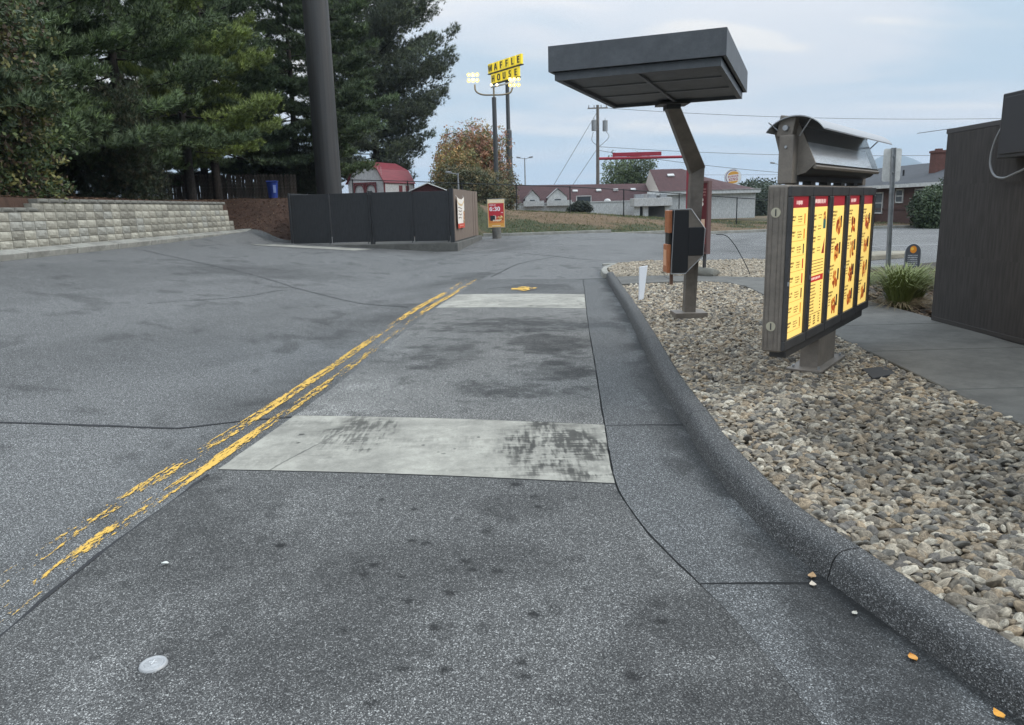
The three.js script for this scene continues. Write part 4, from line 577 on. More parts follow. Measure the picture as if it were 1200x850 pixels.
function scatter(root, name, sets, mat, items) { // items: [pos, quat/euler, scale, color]
  sets.forEach((geo, v) => { const l = items.filter((_, i) => i % sets.length === v); if (!l.length) return; const im = new THREE.InstancedMesh(geo, mat, l.length); l.forEach(([p, q, s, c], k) => { D.position.set(p[0], p[1], p[2]); D.quaternion.copy(q); D.scale.setScalar(s); D.updateMatrix(); im.setMatrixAt(k, D.matrix); im.setColorAt(k, tint.setRGB(c[0], c[1], c[2])); }); im.name = name; im.userData.kind = 'stuff'; im.castShadow = im.receiveShadow = true; root.add(im); });
}
const upQ = (d, R) => new THREE.Quaternion().setFromUnitVectors(new THREE.Vector3(0, 1, 0), d.normalize()).multiply(new THREE.Quaternion().setFromAxisAngle(new THREE.Vector3(0, 1, 0), R() * 6.28));
function pine(label, x, z, o) { // o: h, r(t) crown radius by height fraction, base (first limb), seed, dens, col, size
  const y = T(x, z) - 0.1, R = rng(o.seed), t = thing(o.name || 'pine_tree', label, 'tree', [x, y, z], 0, o.group), h = o.h;
  const bend = [(R() - 0.5) * 0.5, (R() - 0.5) * 0.5], cx = (yy) => bend[0] * Math.sin(yy / h * 3), cz = (yy) => bend[1] * Math.sin(yy / h * 2.5);
  const tr = []; for (let k = 0; k < 8; k++) { const a = k / 8 * h, b = (k + 1) / 8 * h, ra = (o.trunk || 0.2) * (1 - a / h * 0.92), rb = (o.trunk || 0.2) * (1 - b / h * 0.92); tr.push(rod([cx(a), a, cz(a)], [cx(b), b, cz(b)], ra, rb, 9)); } mesh('trunk', tr, m_bark, t);
  const limbs = [], items = [], nL = Math.round((h - o.base) / o.gap);
  for (let k = 0; k < nL; k++) for (let w = 0; w < o.whorl; w++) {
    const yy = o.base + (k + R() * 0.9) * o.gap, tt = (yy - o.base) / (h - o.base); if (yy > h - 0.2) continue;
    const az = R() * 6.28, len = o.r(tt) * (0.62 + 0.5 * R()); if (o.skip && o.skip(az, yy)) continue;
    const rise = lerp(o.droop ?? -0.05, 0.55, tt) + (R() - 0.5) * 0.22, ca = Math.cos(az), sa = Math.sin(az);
    const at = (s) => { const r = len * s, yv = yy + rise * r - 0.10 * len * Math.sin(s * 2.2) + 0.12 * len * s * s; return [cx(yy) + ca * r, yv, cz(yy) + sa * r]; };
    let prev = at(0); for (let s = 1; s <= 4; s++) { const q = at(s / 4); limbs.push(rod(prev, q, 0.035 * (1.1 - s / 4 * 0.9) * (0.5 + len / 4), 0.03 * (1.1 - (s + 0.5) / 4.6) * (0.5 + len / 4), 4)); prev = q; }
    const shade = 0.7 + 0.6 * R(), n = Math.round(len * o.dens);
    for (let q = 0; q < n; q++) { const s = 0.16 + 0.88 * Math.sqrt(R()), side = (R() + R() - 1) * 0.52 * len * (0.35 + 0.65 * s) * (1.15 - 0.55 * s), p = at(s), yj = (R() - 0.45) * 0.26 * (o.flat || 1) - 0.10 * Math.abs(side);
      const pos = [p[0] - sa * side, p[1] + yj, p[2] + ca * side], d = new THREE.Vector3(ca * 0.6 - sa * side * 0.7 + (R() - 0.5) * 0.8, 0.55 + R() * 0.5, sa * 0.6 + ca * side * 0.7 + (R() - 0.5) * 0.8), j = shade * (0.75 + 0.5 * R()), m = R() < 0.16 ? 1.35 : 1;
      items.push([pos, upQ(d, R), o.size * (0.75 + 0.5 * R()), [o.col[0] * j * m, o.col[1] * j * m, o.col[2] * j]]); }
  }
  mesh('limbs', limbs, m_bark, t); scatter(t, 'crown', needles, m_needle, items); return t;
}
const cone = (r, p = 0.8) => (t) => r * Math.pow(1 - t, p) + 0.3;
const pg = 'dense pines behind the retaining wall', pl = 'tall dark green pine with dense layered boughs behind the retaining wall';
const dark = [0.072, 0.104, 0.048], mid = [0.092, 0.132, 0.056], lite = [0.18, 0.225, 0.062];
[[-14.2, -16.2, 13, 3.9, 1.6, dark], [-13.6, -21.2, 13, 4.1, 1.3, mid], [-13.2, -26.6, 13, 4.0, 1.8, mid], [-16.8, -25.0, 15, 4.2, 1.2, dark], [-12.9, -34.0, 14, 3.8, 2.2, dark], [-15.0, -38, 16, 4.4, 1.4, dark], [-19.2, -20, 15, 4.4, 0.9, dark], [-20, -31, 17, 4.8, 0.9, dark], [-11.6, -42, 16, 4.3, 1.6, mid], [-24, -38, 17, 4.8, 0.8, dark], [-17.5, -46, 17, 4.8, 0.8, mid], [-26, -26, 17, 4.8, 0.8, dark]].forEach(([x, z, h, r, base, col], i) => pine(pl, x, z, { h, r: cone(r, 0.62), base, gap: 0.5, whorl: 4, dens: 62, size: 0.25, seed: 300 + i, col, group: pg, droop: -0.12 }));
pine('lighter green pine with low spreading boughs overhanging the mulch slope', -12.1, -29.2, { h: 9, r: (t) => 4.0 * Math.pow(1 - t, 0.8) + 0.3, base: 1.9, gap: 0.62, whorl: 4, dens: 74, size: 0.24, seed: 340, col: lite, droop: -0.03 });
pine('tall open grey-green pine rising behind the white and red shed', -11.4, -68, { h: 28, r: (t) => lerp(4.6, 9.0, ss(0, 0.5, t)) * Math.pow(1 - t, 0.35) * 0.98, base: 2.2, gap: 0.5, whorl: 7, dens: 30, size: 0.36, flat: 2.6, seed: 350, col: [0.085, 0.105, 0.066], trunk: 0.34, droop: 0.05 });
pine('slim dark pine beside the thick sign pole', -8.6, -38.4, { h: 14, r: cone(3.0, 0.6), base: 3.4, gap: 0.5, whorl: 4, dens: 60, size: 0.25, seed: 360, col: dark, droop: -0.05 });

function shrub(name, label, cat, x, y, z, rx, ry, rz, n, o) { // clumps of leaves through an uneven volume
  const R = rng(o.seed), t = thing(name, label, cat, [x, y, z], 0, o.group), items = [], st = [];
  const lobes = []; for (let k = 0; k < (o.lobes || 9); k++) lobes.push([(R() - 0.5) * 1.3 * rx, ry * (0.25 + 0.65 * R()), (R() - 0.5) * 1.3 * rz, 0.35 + 0.35 * R(), 0.75 + 0.5 * R()]);
  for (let k = 0; k < n; k++) { const l = lobes[Math.floor(R() * lobes.length)], v = new THREE.Vector3(R() - 0.5, R() - 0.5, R() - 0.5).normalize().multiplyScalar(Math.pow(R(), 0.4) * l[3]); const p = [l[0] + v.x * rx, Math.max(0.04, l[1] + v.y * ry), l[2] + v.z * rz]; const c = o.cols[Math.floor(R() * o.cols.length)], j = (0.7 + 0.6 * R()) * l[4]; items.push([p, upQ(new THREE.Vector3(v.x + (R() - 0.5), 0.5 + R() * 0.6, v.z + (R() - 0.5)), R), o.size * (0.7 + 0.6 * R()), c.map((q) => q * j)]); }
  for (let k = 0; k < Math.min(lobes.length, 8); k++) { const l = lobes[k]; st.push(rod([l[0] * 0.12, o.trunk ? o.trunk * 0.5 : 0, l[2] * 0.12], [l[0] * 0.9, l[1], l[2] * 0.9], 0.035 * (o.limb || 1), 0.012 * (o.limb || 1), 5)); } if (o.trunk) st.push(rod([0, -0.3, 0], [0, o.trunk, 0], 0.13 * (o.limb || 1), 0.09 * (o.limb || 1), 8));
  mesh(o.trunk ? 'trunk' : 'stems', st, m_bark, t); scatter(t, o.trunk ? 'crown' : 'foliage', o.sets || leafSets, o.mat || m_leaf, items); return t;
}
shrub('vine_shrub', 'vine-covered shrub with yellowing green leaves above the low end of the block wall', 'shrub', -11.6, 2.05, -17.3, 1.7, 3.3, 1.5, 4200, { seed: 401, size: 0.17, lobes: 12, cols: [[0.06, 0.10, 0.03], [0.09, 0.12, 0.03], [0.045, 0.07, 0.03], [0.16, 0.15, 0.04], [0.10, 0.065, 0.035]] });
shrub('vine_shrub', 'dark tangled vine shrub growing beside the vine-covered one above the block wall', 'shrub', -12.6, 2.1, -14.8, 1.8, 3.0, 1.6, 2600, { seed: 402, size: 0.17, lobes: 9, cols: [[0.05, 0.08, 0.03], [0.08, 0.06, 0.04], [0.04, 0.06, 0.03]] });
shrub('juniper_shrub', 'bronze-green juniper bush on the mulch behind the middle of the block wall', 'shrub', -11.2, 2.05, -22.3, 1.25, 2.6, 1.2, 5200, { seed: 403, size: 0.14, lobes: 16, sets: needles, mat: m_needle, cols: [[0.05, 0.065, 0.03], [0.075, 0.07, 0.035], [0.04, 0.06, 0.03]] });
shrub('juniper_shrub', 'low dark juniper bush in the shade beside the stockade fence', 'shrub', -12.0, 2.1, -25.2, 1.1, 1.6, 1.1, 3000, { seed: 404, size: 0.14, lobes: 12, sets: needles, mat: m_needle, cols: [[0.04, 0.055, 0.03], [0.05, 0.05, 0.03]] });
shrub('juniper_shrub', 'dark juniper bush deep under the pines behind the vine-covered shrub', 'shrub', -17.0, 2.3, -28.5, 2.4, 2.6, 1.6, 5200, { seed: 432, size: 0.2, lobes: 14, sets: needles, mat: m_needle, cols: [[0.045, 0.062, 0.03], [0.05, 0.055, 0.03]] });
const fall = [[0.40, 0.20, 0.10], [0.46, 0.25, 0.15], [0.22, 0.20, 0.08], [0.34, 0.26, 0.11], [0.42, 0.20, 0.15], [0.17, 0.18, 0.08]];
shrub('autumn_tree', 'orange and pink autumn tree beyond the bin enclosure', 'tree', -2.9, 2.0, -62, 2.9, 4.4, 2.6, 9000, { seed: 405, size: 0.24, lobes: 26, trunk: 2.4, limb: 2, cols: fall });
shrub('autumn_tree', 'smaller gold and green tree in front of the orange autumn tree', 'tree', -3.6, 1.9, -55, 1.9, 3.2, 1.8, 3800, { seed: 406, size: 0.22, lobes: 12, trunk: 1.0, cols: [[0.28, 0.23, 0.08], [0.17, 0.18, 0.07], [0.36, 0.21, 0.08]] });
shrub('roadside_shrub', 'rust and green scrub around the foot of the flood light pole', 'shrub', -0.9, 1.5, -54.5, 1.5, 1.9, 1.2, 2800, { seed: 407, size: 0.2, lobes: 12, cols: [[0.15, 0.15, 0.07], [0.28, 0.19, 0.09], [0.13, 0.13, 0.06]] });
shrub('roadside_shrub', 'low dark green scrub between the small red shed and the autumn tree', 'shrub', -2.6, 1.8, -51, 3.0, 2.0, 1.2, 4200, { seed: 408, size: 0.2, lobes: 14, cols: [[0.12, 0.13, 0.06], [0.22, 0.17, 0.08], [0.10, 0.11, 0.06]] });
shrub('roadside_shrub', 'dark evergreen shrub before the white dormer of the restaurant', 'shrub', 4.7, 1.0, -52, 1.0, 0.6, 0.8, 1500, { seed: 409, size: 0.16, lobes: 9, cols: [[0.035, 0.05, 0.035], [0.05, 0.06, 0.04]] });
shrub('round_tree', 'green tree crown showing above the restaurant roof', 'tree', 14.6, 0.5, -90, 2.8, 5.0, 2.6, 5200, { seed: 410, size: 0.32, lobes: 14, trunk: 2, limb: 2, cols: [[0.10, 0.14, 0.06], [0.13, 0.17, 0.07], [0.08, 0.11, 0.05]] });
shrub('leafy_bush', 'large leafy green bush in front of the brick house', 'bush', 21.75, -0.05, -38.4, 1.0, 1.7, 1.1, 4200, { seed: 411, size: 0.19, lobes: 14, cols: [[0.06, 0.09, 0.04], [0.08, 0.11, 0.05], [0.045, 0.07, 0.035]] });
for (const [x, z, s, k] of [[22.5, -88, 3.6, 0], [26.5, -84, 3.2, 1], [30.5, -92, 4.2, 2]]) shrub('far_tree', 'dark far tree beyond the end wall of the restaurant', 'tree', x, -0.2, z, s, s * 0.85, s, 2600, { seed: 420 + k, size: 0.4, lobes: 10, trunk: 1, cols: [[0.05, 0.075, 0.045], [0.065, 0.085, 0.05]], group: 'far trees beyond the restaurant' });

// grass on the bank and on the verge, litter on the mulch
{ const g = bladeGeo(9, 31, 1, 0.045, 0.55, 0.2), R = rng(71), it = []; for (let k = 0; k < 26000; k++) { const x = -1.8 + R() * 40, z = toe(x) - 0.1 - R() * 8.5; if (x > 16 && R() < 0.5) continue; const p = grassPatch(x, z); if (R() < p * 0.75) continue; const dry = R() < 0.25 + 0.5 * p, j = 0.7 + 0.6 * R(); it.push([[x, T(x, z) - 0.01, z], new THREE.Quaternion().setFromAxisAngle(new THREE.Vector3(0, 1, 0), R() * 6.3), 0.05 + 0.09 * R(), dry ? [0.27 * j, 0.21 * j, 0.11 * j] : [0.10 * j, 0.13 * j, 0.05 * j]]); }
  const root = structure('bank_grass'); scatter(root, 'grass', [g], std([1, 1, 1], 0.8), it); }
{ const g = leafGeo(1, 0.4, 3), R = rng(72), it = []; for (let k = 0; k < 9000; k++) { const z = -13 - R() * 21, x = z < -28.3 ? -8 - R() * 7 : -10.35 - R() * 4.5, j = 0.6 + 0.8 * R(); it.push([[x, T(x, z) + 0.015, z], upQ(new THREE.Vector3((R() - 0.5), 1, (R() - 0.5)), R), 0.035 + 0.05 * R(), R() < 0.2 ? [0.28 * j, 0.19 * j, 0.12 * j] : [0.15 * j, 0.085 * j, 0.055 * j]]); } const root = structure('mulch_litter'); scatter(root, 'leaf_litter', [g], std([1, 1, 1], 0.9), it); }
{ const g = leafGeo(1, 0.4, 3), R = rng(73), it = []; for (let k = 0; k < 2600; k++) { const z = -9.3 - R() * 7, x = 5.32 + R() * 5, j = 0.6 + 0.8 * R(); it.push([[x, 0.058, z], upQ(new THREE.Vector3((R() - 0.5), 1, (R() - 0.5)), R), 0.05 + 0.07 * R(), [0.16 * j, 0.115 * j, 0.08 * j]]); } const root = structure('bed_litter'); scatter(root, 'leaf_litter', [g], std([1, 1, 1], 0.9), it); }

// ------------------------------------------------------------------ stockade fence, bin
const sf = thing('stockade_fence', 'weathered grey-brown wooden stockade fence under the pines', 'fence', [-13.2, 2.3, -36]);
{ const R = rng(81), ms = [[0.17, 0.135, 0.11], [0.14, 0.115, 0.095], [0.20, 0.165, 0.135]].map((c) => std(c, 0.9, { map: texWood })), g = extrude([[-0.066, 0], [0.066, 0], [0.066, 1.2], [0, 1.28], [-0.066, 1.2]], 0.022); for (let k = 0; k < 46; k++) { const o = mesh('picket', g, ms[k % 3], sf); o.position.set(-3.2 + k * 0.142, -0.02 + 0.02 * R() - 0.003 * k, 0.02 * (R() - 0.5)); o.rotation.z = (R() - 0.5) * 0.04; } mesh('rail', box(6.5, 0.08, 0.05, 0, 0.35, -0.05), ms[0], sf); mesh('rail', box(6.5, 0.08, 0.05, 0, 0.95, -0.05), ms[0], sf); }
shrub('juniper_shrub', 'dark evergreen undergrowth filling the gap behind the blue bin', 'shrub', -11.6, 2.2, -39.5, 1.9, 2.6, 1.2, 5200, { seed: 430, size: 0.2, lobes: 14, sets: needles, mat: m_needle, cols: [[0.045, 0.062, 0.03], [0.05, 0.055, 0.03]] });
shrub('juniper_shrub', 'dark evergreen undergrowth beside the foot of the thick sign pole', 'shrub', -9.4, 2.2, -37.2, 1.2, 2.2, 1.0, 3600, { seed: 431, size: 0.2, lobes: 12, sets: needles, mat: m_needle, cols: [[0.045, 0.062, 0.03], [0.05, 0.055, 0.03]] });
const bb = thing('blue_bin', 'blue plastic wheeled bin at the top of the mulch slope', 'bin', [-10.2, T(-10.2, -33.2), -33.2], 0.2);
{ const m = std([0.02, 0.05, 0.27], 0.5), g = new THREE.CylinderGeometry(0.38, 0.29, 0.85, 4, 1); g.rotateY(Math.PI / 4); g.translate(0, 0.46, 0); mesh('body', metric(g), m, bb); mesh('lid', box(0.58, 0.06, 0.62, 0, 0.91, 0.02, 0.02), m, bb); mesh('wheel', rod([-0.27, 0.1, -0.2], [-0.21, 0.1, -0.2], 0.1, 0.1, 16), m_black, bb); mesh('wheel', rod([0.21, 0.1, -0.2], [0.27, 0.1, -0.2], 0.1, 0.1, 16), m_black, bb); mesh('label', box(0.14, 0.4, 0.006, 0.12, 0.52, 0.262, 0), std([0.25, 0.32, 0.62], 0.6), bb); bb.scale.setScalar(0.82); }

// ------------------------------------------------------------------ chain-link fence
const cf = thing('chain_link_fence', 'black chain-link fence along the top of the grass bank', 'fence', [0, 0, -43]);
{ const tops = [[-12, 3.45], [-8.7, 3.35], [-5.6, 3.2], [-2.56, 3.0], [0.51, 2.83], [3.54, 2.65], [6.58, 2.41], [9.72, 2.11], [13.01, 1.79], [16.2, 1.52], [19.4, 1.35]], m = std([0.015, 0.016, 0.017], 0.5), hgt = 1.5;
  const al = dataTex(64, 64, (i, j) => { const a = ((i + j) % 64) / 64, b = ((i - j + 64) % 64) / 64; return Math.min(Math.abs(a - 0.5), Math.abs(b - 0.5)) < 0.03 ? 1 : 0; }, false, 0.07), mm = std([0.02, 0.021, 0.022], 0.6, { alphaMap: al, transparent: true });
  tops.forEach(([x, y], i) => { mesh('post', rod([x, y - hgt - 0.2, 0], [x, y + 0.04, 0], 0.032, 0.032, 8), m, cf); if (i + 1 < tops.length) { const [x2, y2] = tops[i + 1]; mesh('top_rail', rod([x, y, 0], [x2, y2, 0], 0.026, 0.026, 6), m, cf); const g = quadGeo([[[x, y - hgt, 0.03], [x2, y2 - hgt, 0.03], [x2, y2, 0.03], [x, y, 0.03]]]); const uv = g.attributes.uv, p = g.attributes.position; for (let q = 0; q < uv.count; q++) uv.setXY(q, p.getX(q), p.getY(q)); mesh('wire_mesh', g, mm, cf); } }); }
mesh('kerb', (() => { const g = []; const xs = [-1.2, 0, 5, 10, 14, 24, 40]; for (let k = 0; k + 1 < xs.length; k++) { const a = xs[k], b = xs[k + 1], za = toe(a) + 0.25, zb = toe(b) + 0.25, L = Math.hypot(b - a, zb - za), e = box(L, 0.16, 0.16, 0, 0, 0, 0.02); e.rotateY(-Math.atan2(zb - za, b - a)); e.translate((a + b) / 2, (H(a, za) + H(b, zb)) / 2 + 0.06, (za + zb) / 2); g.push(e); } return g; })(), m_concrete).userData.kind = 'structure';

// ------------------------------------------------------------------ sheds on the hill
const m_boardW = std([0.66, 0.665, 0.66], 0.75, { map: texStreak }), m_trimR = std([0.16, 0.035, 0.04], 0.6), m_roofR = std([0.27, 0.045, 0.06], 0.5, { map: texStreak });
const barn = thing('barn_shed', 'white barn shed with red gambrel roof and arched porch on the hill', 'shed', [-10.7, 2.5, -58], -0.42);
{ const w = 1.75, prof = [[-w, 1.15], [-w + 0.12, 1.3], [-1.15, 2.15], [0, 2.75], [1.15, 2.15], [w - 0.12, 1.3], [w, 1.15]], end = [[-w + 0.1, 0], [w - 0.1, 0], [w - 0.1, 1.25], [1.1, 2.1], [0, 2.68], [-1.1, 2.1], [-w + 0.1, 1.25]];
  const g = extrude(end, 4.2); g.translate(0, 0, -4.2); mesh('walls', metric(g), m_boardW, barn);
  const seams = []; for (let k = -5; k <= 5; k++) seams.push(box(0.02, 2.0, 0.012, k * 0.28, 1.35, 0.004)); each('batten', seams, std([0.56, 0.565, 0.56], 0.75), barn);
  const roof = []; for (let k = 0; k + 1 < prof.length; k++) { const [a, ya] = prof[k], [b, yb] = prof[k + 1]; for (const dy of [0, 0.05]) roof.push([[a, ya + dy, 0.16], [b, yb + dy, 0.16], [b, yb + dy, -4.35], [a, ya + dy, -4.35]]); roof.push([[a, ya, 0.16], [b, yb, 0.16], [b, yb + 0.05, 0.16], [a, ya + 0.05, 0.16]]); } const rf = mesh('roof', quadGeo(roof), m_roofR, barn);
  each('barge_board', [0, 1, 2, 3, 4, 5].map((k) => rod([prof[k][0], prof[k][1] + 0.02, 0.17], [prof[k + 1][0], prof[k + 1][1] + 0.02, 0.17], 0.045, 0.045, 4)), m_trimR, rf);
  for (const x of [-0.62, 0.42]) { const a = mesh('porch_arch', [box(0.09, 1.15, 0.08, x - 0.45, 0.57, 0.06), box(0.09, 1.15, 0.08, x + 0.45, 0.57, 0.06), tube([[x - 0.42, 0.75, 0.06], [x - 0.3, 1.0, 0.06], [x, 1.1, 0.06], [x + 0.3, 1.0, 0.06], [x + 0.42, 0.75, 0.06]], 0.05, 16, 5)], m_trimR, barn); mesh('lintel', box(1.0, 0.09, 0.09, x, 1.2, 0.06), m_trimR, a); }
  each('corner_board', [box(0.09, 1.2, 0.09, w - 0.12, 0.6, 0.02), box(0.09, 1.2, 0.09, w - 0.12, 0.6, -4.2)], m_trimR, barn);
  for (const z of [-2.2, -3.2]) mesh('window', [box(0.02, 0.55, 0.08, w - 0.085, 0.75, z - 0.2), box(0.02, 0.55, 0.08, w - 0.085, 0.75, z + 0.2), box(0.02, 0.5, 0.3, w - 0.09, 0.75, z)], m_trimR, barn); }
const sh2 = thing('small_shed', 'small dark red shed gable with white trim peeping over the enclosure', 'shed', [-5.0, 1.9, -48], 0.03);
{ const g = extrude([[-1.05, 0], [1.05, 0], [1.05, 0.88], [0, 1.28], [-1.05, 0.88]], 2.4); g.translate(0, 0, -2.4); mesh('walls', metric(g), std([0.13, 0.035, 0.04], 0.8, { map: texWood }), sh2); mesh('roof', quadGeo([[[-1.2, 0.84, 0.12], [0, 1.33, 0.12], [0, 1.33, -2.5], [-1.2, 0.84, -2.5]], [[1.2, 0.84, 0.12], [0, 1.33, 0.12], [0, 1.33, -2.5], [1.2, 0.84, -2.5]]]), std([0.16, 0.14, 0.135], 0.85, { map: texGrain }), sh2); each('trim', [rod([-1.2, 0.85, 0.12], [0, 1.33, 0.12], 0.035, 0.035, 4), rod([1.2, 0.85, 0.12], [0, 1.33, 0.12], 0.035, 0.035, 4)], m_white, sh2); }

// ------------------------------------------------------------------ restaurant beyond the fence
const m_shingle = std([0.10, 0.046, 0.047], 0.85, { map: texGrain, bumpMap: texGrainB, bumpScale: 0.02 }), m_paint = std([0.70, 0.70, 0.69], 0.8, { map: texStreak }), m_glass = std([0.05, 0.06, 0.07], 0.15);
const bk = thing('restaurant', 'white walled restaurant with maroon shingle roof and small dormers behind the fence', 'building', [0, 0.3, -60]);
{ mesh('wing_wall', box(13.2, 1.5, 0.3, 6.9, 0.78, -1.4), m_paint, bk); mesh('wing_coping', box(13.3, 0.08, 0.4, 6.9, 1.56, -1.4), m_white, bk);
  const rf = mesh('wing_roof', quadGeo([[[0.2, 1.45, -1.9], [12.2, 1.45, -1.9], [12.2, 3.0, -5.4], [0.2, 3.15, -5.4]], [[0.2, 3.15, -5.4], [12.2, 3.0, -5.4], [12.2, 1.0, -9], [0.2, 1.0, -9]], [[0.2, 1.45, -1.9], [0.2, 3.15, -5.4], [0.2, 0, -5.4], [0.2, 0, -1.9]]]), m_shingle, bk);
  for (const x of [5.6, 7.55, 8.95, 10.4]) { const s = mesh('skylight', box(0.42, 0.1, 0.36, x * 1.02, 2.52, -4.12, 0.02, [0.42, 0, 0]), m_white, rf); }
  for (const [x, w, h] of [[2.0, 1.15, 1.15], [4.05, 1.5, 1.2]]) { const d = mesh('dormer', metric(extrude([[x - w / 2, 1.3], [x + w / 2, 1.3], [x + w / 2, 1.3 + h * 0.6], [x, 1.45 + h], [x - w / 2, 1.3 + h * 0.6]], 1.6).translate(0, 0, -2.9)), m_white, bk); mesh('dormer_roof', quadGeo([[[x - w / 2 - 0.1, 1.26 + h * 0.6, -1.2], [x, 1.53 + h, -1.2], [x, 1.53 + h, -3.4], [x - w / 2 - 0.1, 1.26 + h * 0.6, -3.4]], [[x + w / 2 + 0.1, 1.26 + h * 0.6, -1.2], [x, 1.53 + h, -1.2], [x, 1.53 + h, -3.4], [x + w / 2 + 0.1, 1.26 + h * 0.6, -3.4]]]), m_paint, d); mesh('window', box(w * 0.34, h * 0.4, 0.04, x, 1.62, -1.29), m_glass, d); mesh('parapet', box(w + 0.5, 0.42, 0.3, x + 0.1, 1.55, -1.05), m_paint, d); }
  mesh('window', box(1.1, 0.5, 0.1, 6.15, 1.75, -1.3), m_glass, bk); mesh('window_frame', [box(0.06, 0.6, 0.12, 5.57, 1.75, -1.28), box(0.06, 0.6, 0.12, 6.73, 1.75, -1.28), box(1.2, 0.06, 0.12, 6.15, 2.05, -1.28)], m_white, bk);
  mesh('main_wall', box(8.4, 2.1, 6, 15.4, 1.05, -3.0), m_paint, bk); mesh('eave_band', [box(8.9, 0.22, 0.2, 15.45, 2.14, 0.22), box(8.8, 0.14, 0.5, 15.45, 2.0, 0.1)], m_white, bk);
  // swept roof: ridge at the left, sagging to a low eave on the right
  const ridge = [[11.45, 4.05], [12.6, 4.06], [14.05, 4.05], [14.9, 3.75], [15.6, 3.42], [16.8, 3.10], [18.2, 2.75], [20.1, 2.28]], q = [];
  const lo = (k) => [lerp(11.9, 20.15, Math.pow(k / 7, 0.9)), 2.22, 0.4], hi = (k) => [ridge[k][0] * 1.03, ridge[k][1] * 1.0, -3.2], bk2 = (k) => [lo(k)[0], 2.22, -6.6];
  for (let k = 0; k < 7; k++) { q.push([lo(k), lo(k + 1), hi(k + 1), hi(k)], [bk2(k), bk2(k + 1), hi(k + 1), hi(k)]); } mesh('main_roof', quadGeo(q), m_shingle, bk);
  mesh('gable_wall', quadGeo([[[11.9, 2.2, 0.38], [hi(0)[0], hi(0)[1] - 0.03, -3.2], [11.9, 2.2, -6.6], [11.9, 1.4, -3]]]), std([0.62, 0.56, 0.50], 0.8), bk); mesh('skylight', box(0.55, 0.1, 0.36, 13.3, 3.52, -2.0, 0.02, [0.47, 0, 0]), m_white, bk);
  mesh('porch_roof', box(2.9, 0.62, 2.0, 11.1, 1.42, 1.1, 0.02), m_paint, bk); for (const x of [9.95, 10.6, 12.3]) mesh('porch_post', box(0.4, 1.15, 0.4, x, 0.53, 1.6), m_paint, bk); mesh('porch_recess', box(2.2, 1.0, 0.1, 11.3, 0.6, 0.15), std([0.12, 0.12, 0.12], 0.8), bk);
  for (const [x, w] of [[10.2, 0.7], [11.2, 0.6], [12.1, 0.5]]) mesh('rooftop_unit', box(w, 0.28, 0.6, x, 1.88, 1.0, 0.02), m_galv, bk); mesh('roof_vent', new THREE.SphereGeometry(0.28, 10, 6).scale(1, 0.7, 1).translate(8.1, 1.6, -1.6), m_white, bk); }
const bs = thing('round_sign', 'round white burger shaped sign above the restaurant roof', 'sign', [28.1, -0.2, -95], -0.1);
{ const t = canvasTex(256, 256, (c) => { c.fillStyle = '#f2ece6'; c.fillRect(0, 0, 256, 256); c.strokeStyle = '#5b4a86'; c.lineWidth = 12; c.beginPath(); c.arc(128, 128, 112, 1.9, 5.2); c.stroke(); c.fillStyle = '#e8a63a'; c.beginPath(); c.ellipse(132, 88, 84, 52, -0.12, Math.PI, 0); c.fill(); c.beginPath(); c.ellipse(132, 190, 76, 36, -0.12, 0, Math.PI); c.fill(); c.save(); c.translate(132, 134); c.rotate(-0.12); c.fillStyle = '#a8243c'; c.textAlign = 'center'; c.font = 'bold 44px sans-serif'; c.fillText('BURGER', 0, -4); c.font = 'bold 60px sans-serif'; c.fillText('KING', 0, 48); c.restore(); });
  const g = new THREE.CylinderGeometry(1.02, 1.02, 0.3, 40); g.rotateX(Math.PI / 2); g.translate(0, 4.75, 0); mesh('cabinet', g, m_white, bs); mesh('face', new THREE.CircleGeometry(0.98, 40).translate(0, 4.75, 0.156), std([0.95, 0.95, 0.95], 0.5, { map: t }), bs); mesh('pole', rod([0, 0, 0], [0, 3.8, 0], 0.14, 0.14, 10), m_galv, bs); }

// ------------------------------------------------------------------ poles, lights, wires
const upole = thing('utility_pole', 'weathered wooden utility pole with two transformer cans', 'utility pole', [7.85, 0.4, -66]);
{ mesh('pole', rod([0, 0, 0], [0, 9.5, 0], 0.17, 0.12, 12), std([0.24, 0.21, 0.185], 0.9, { map: texWood }), upole); mesh('crossarm', box(1.7, 0.1, 0.1, 0, 9.25, 0), std([0.20, 0.18, 0.16], 0.9), upole); for (const x of [-0.75, -0.3, 0.3, 0.75]) mesh('insulator', rod([x, 9.3, 0], [x, 9.5, 0], 0.05, 0.035, 8), m_galv, upole); for (const [x, y] of [[-0.32, 7.4], [0.62, 7.35]]) { const c = mesh('transformer', [rod([x, y, 0.1], [x, y + 0.85, 0.1], 0.22, 0.22, 16), rod([x, y + 0.85, 0.1], [x, y + 0.92, 0.1], 0.23, 0.12, 16)], m_galv, upole); mesh('bushing', rod([x, y + 0.9, 0.1], [x, y + 1.1, 0.1], 0.03, 0.02, 6), m_galv, c); } each('drop_loop', [tube([[0.7, 7.35, 0.1], [0.95, 6.9, 0.1], [0.5, 6.4, 0.1], [0.1, 6.1, 0.1]], 0.018, 20, 4), tube([[-0.4, 7.3, 0.1], [-0.5, 6.6, 0.1], [-0.1, 6.2, 0.1]], 0.018, 20, 4)], m_black, upole); }
const sag = (a, b, s) => { const r = []; for (let k = 0; k <= 10; k++) { const t = k / 10; r.push([lerp(a[0], b[0], t), lerp(a[1], b[1], t) - s * 4 * t * (1 - t), lerp(a[2], b[2], t)]); } return r; };
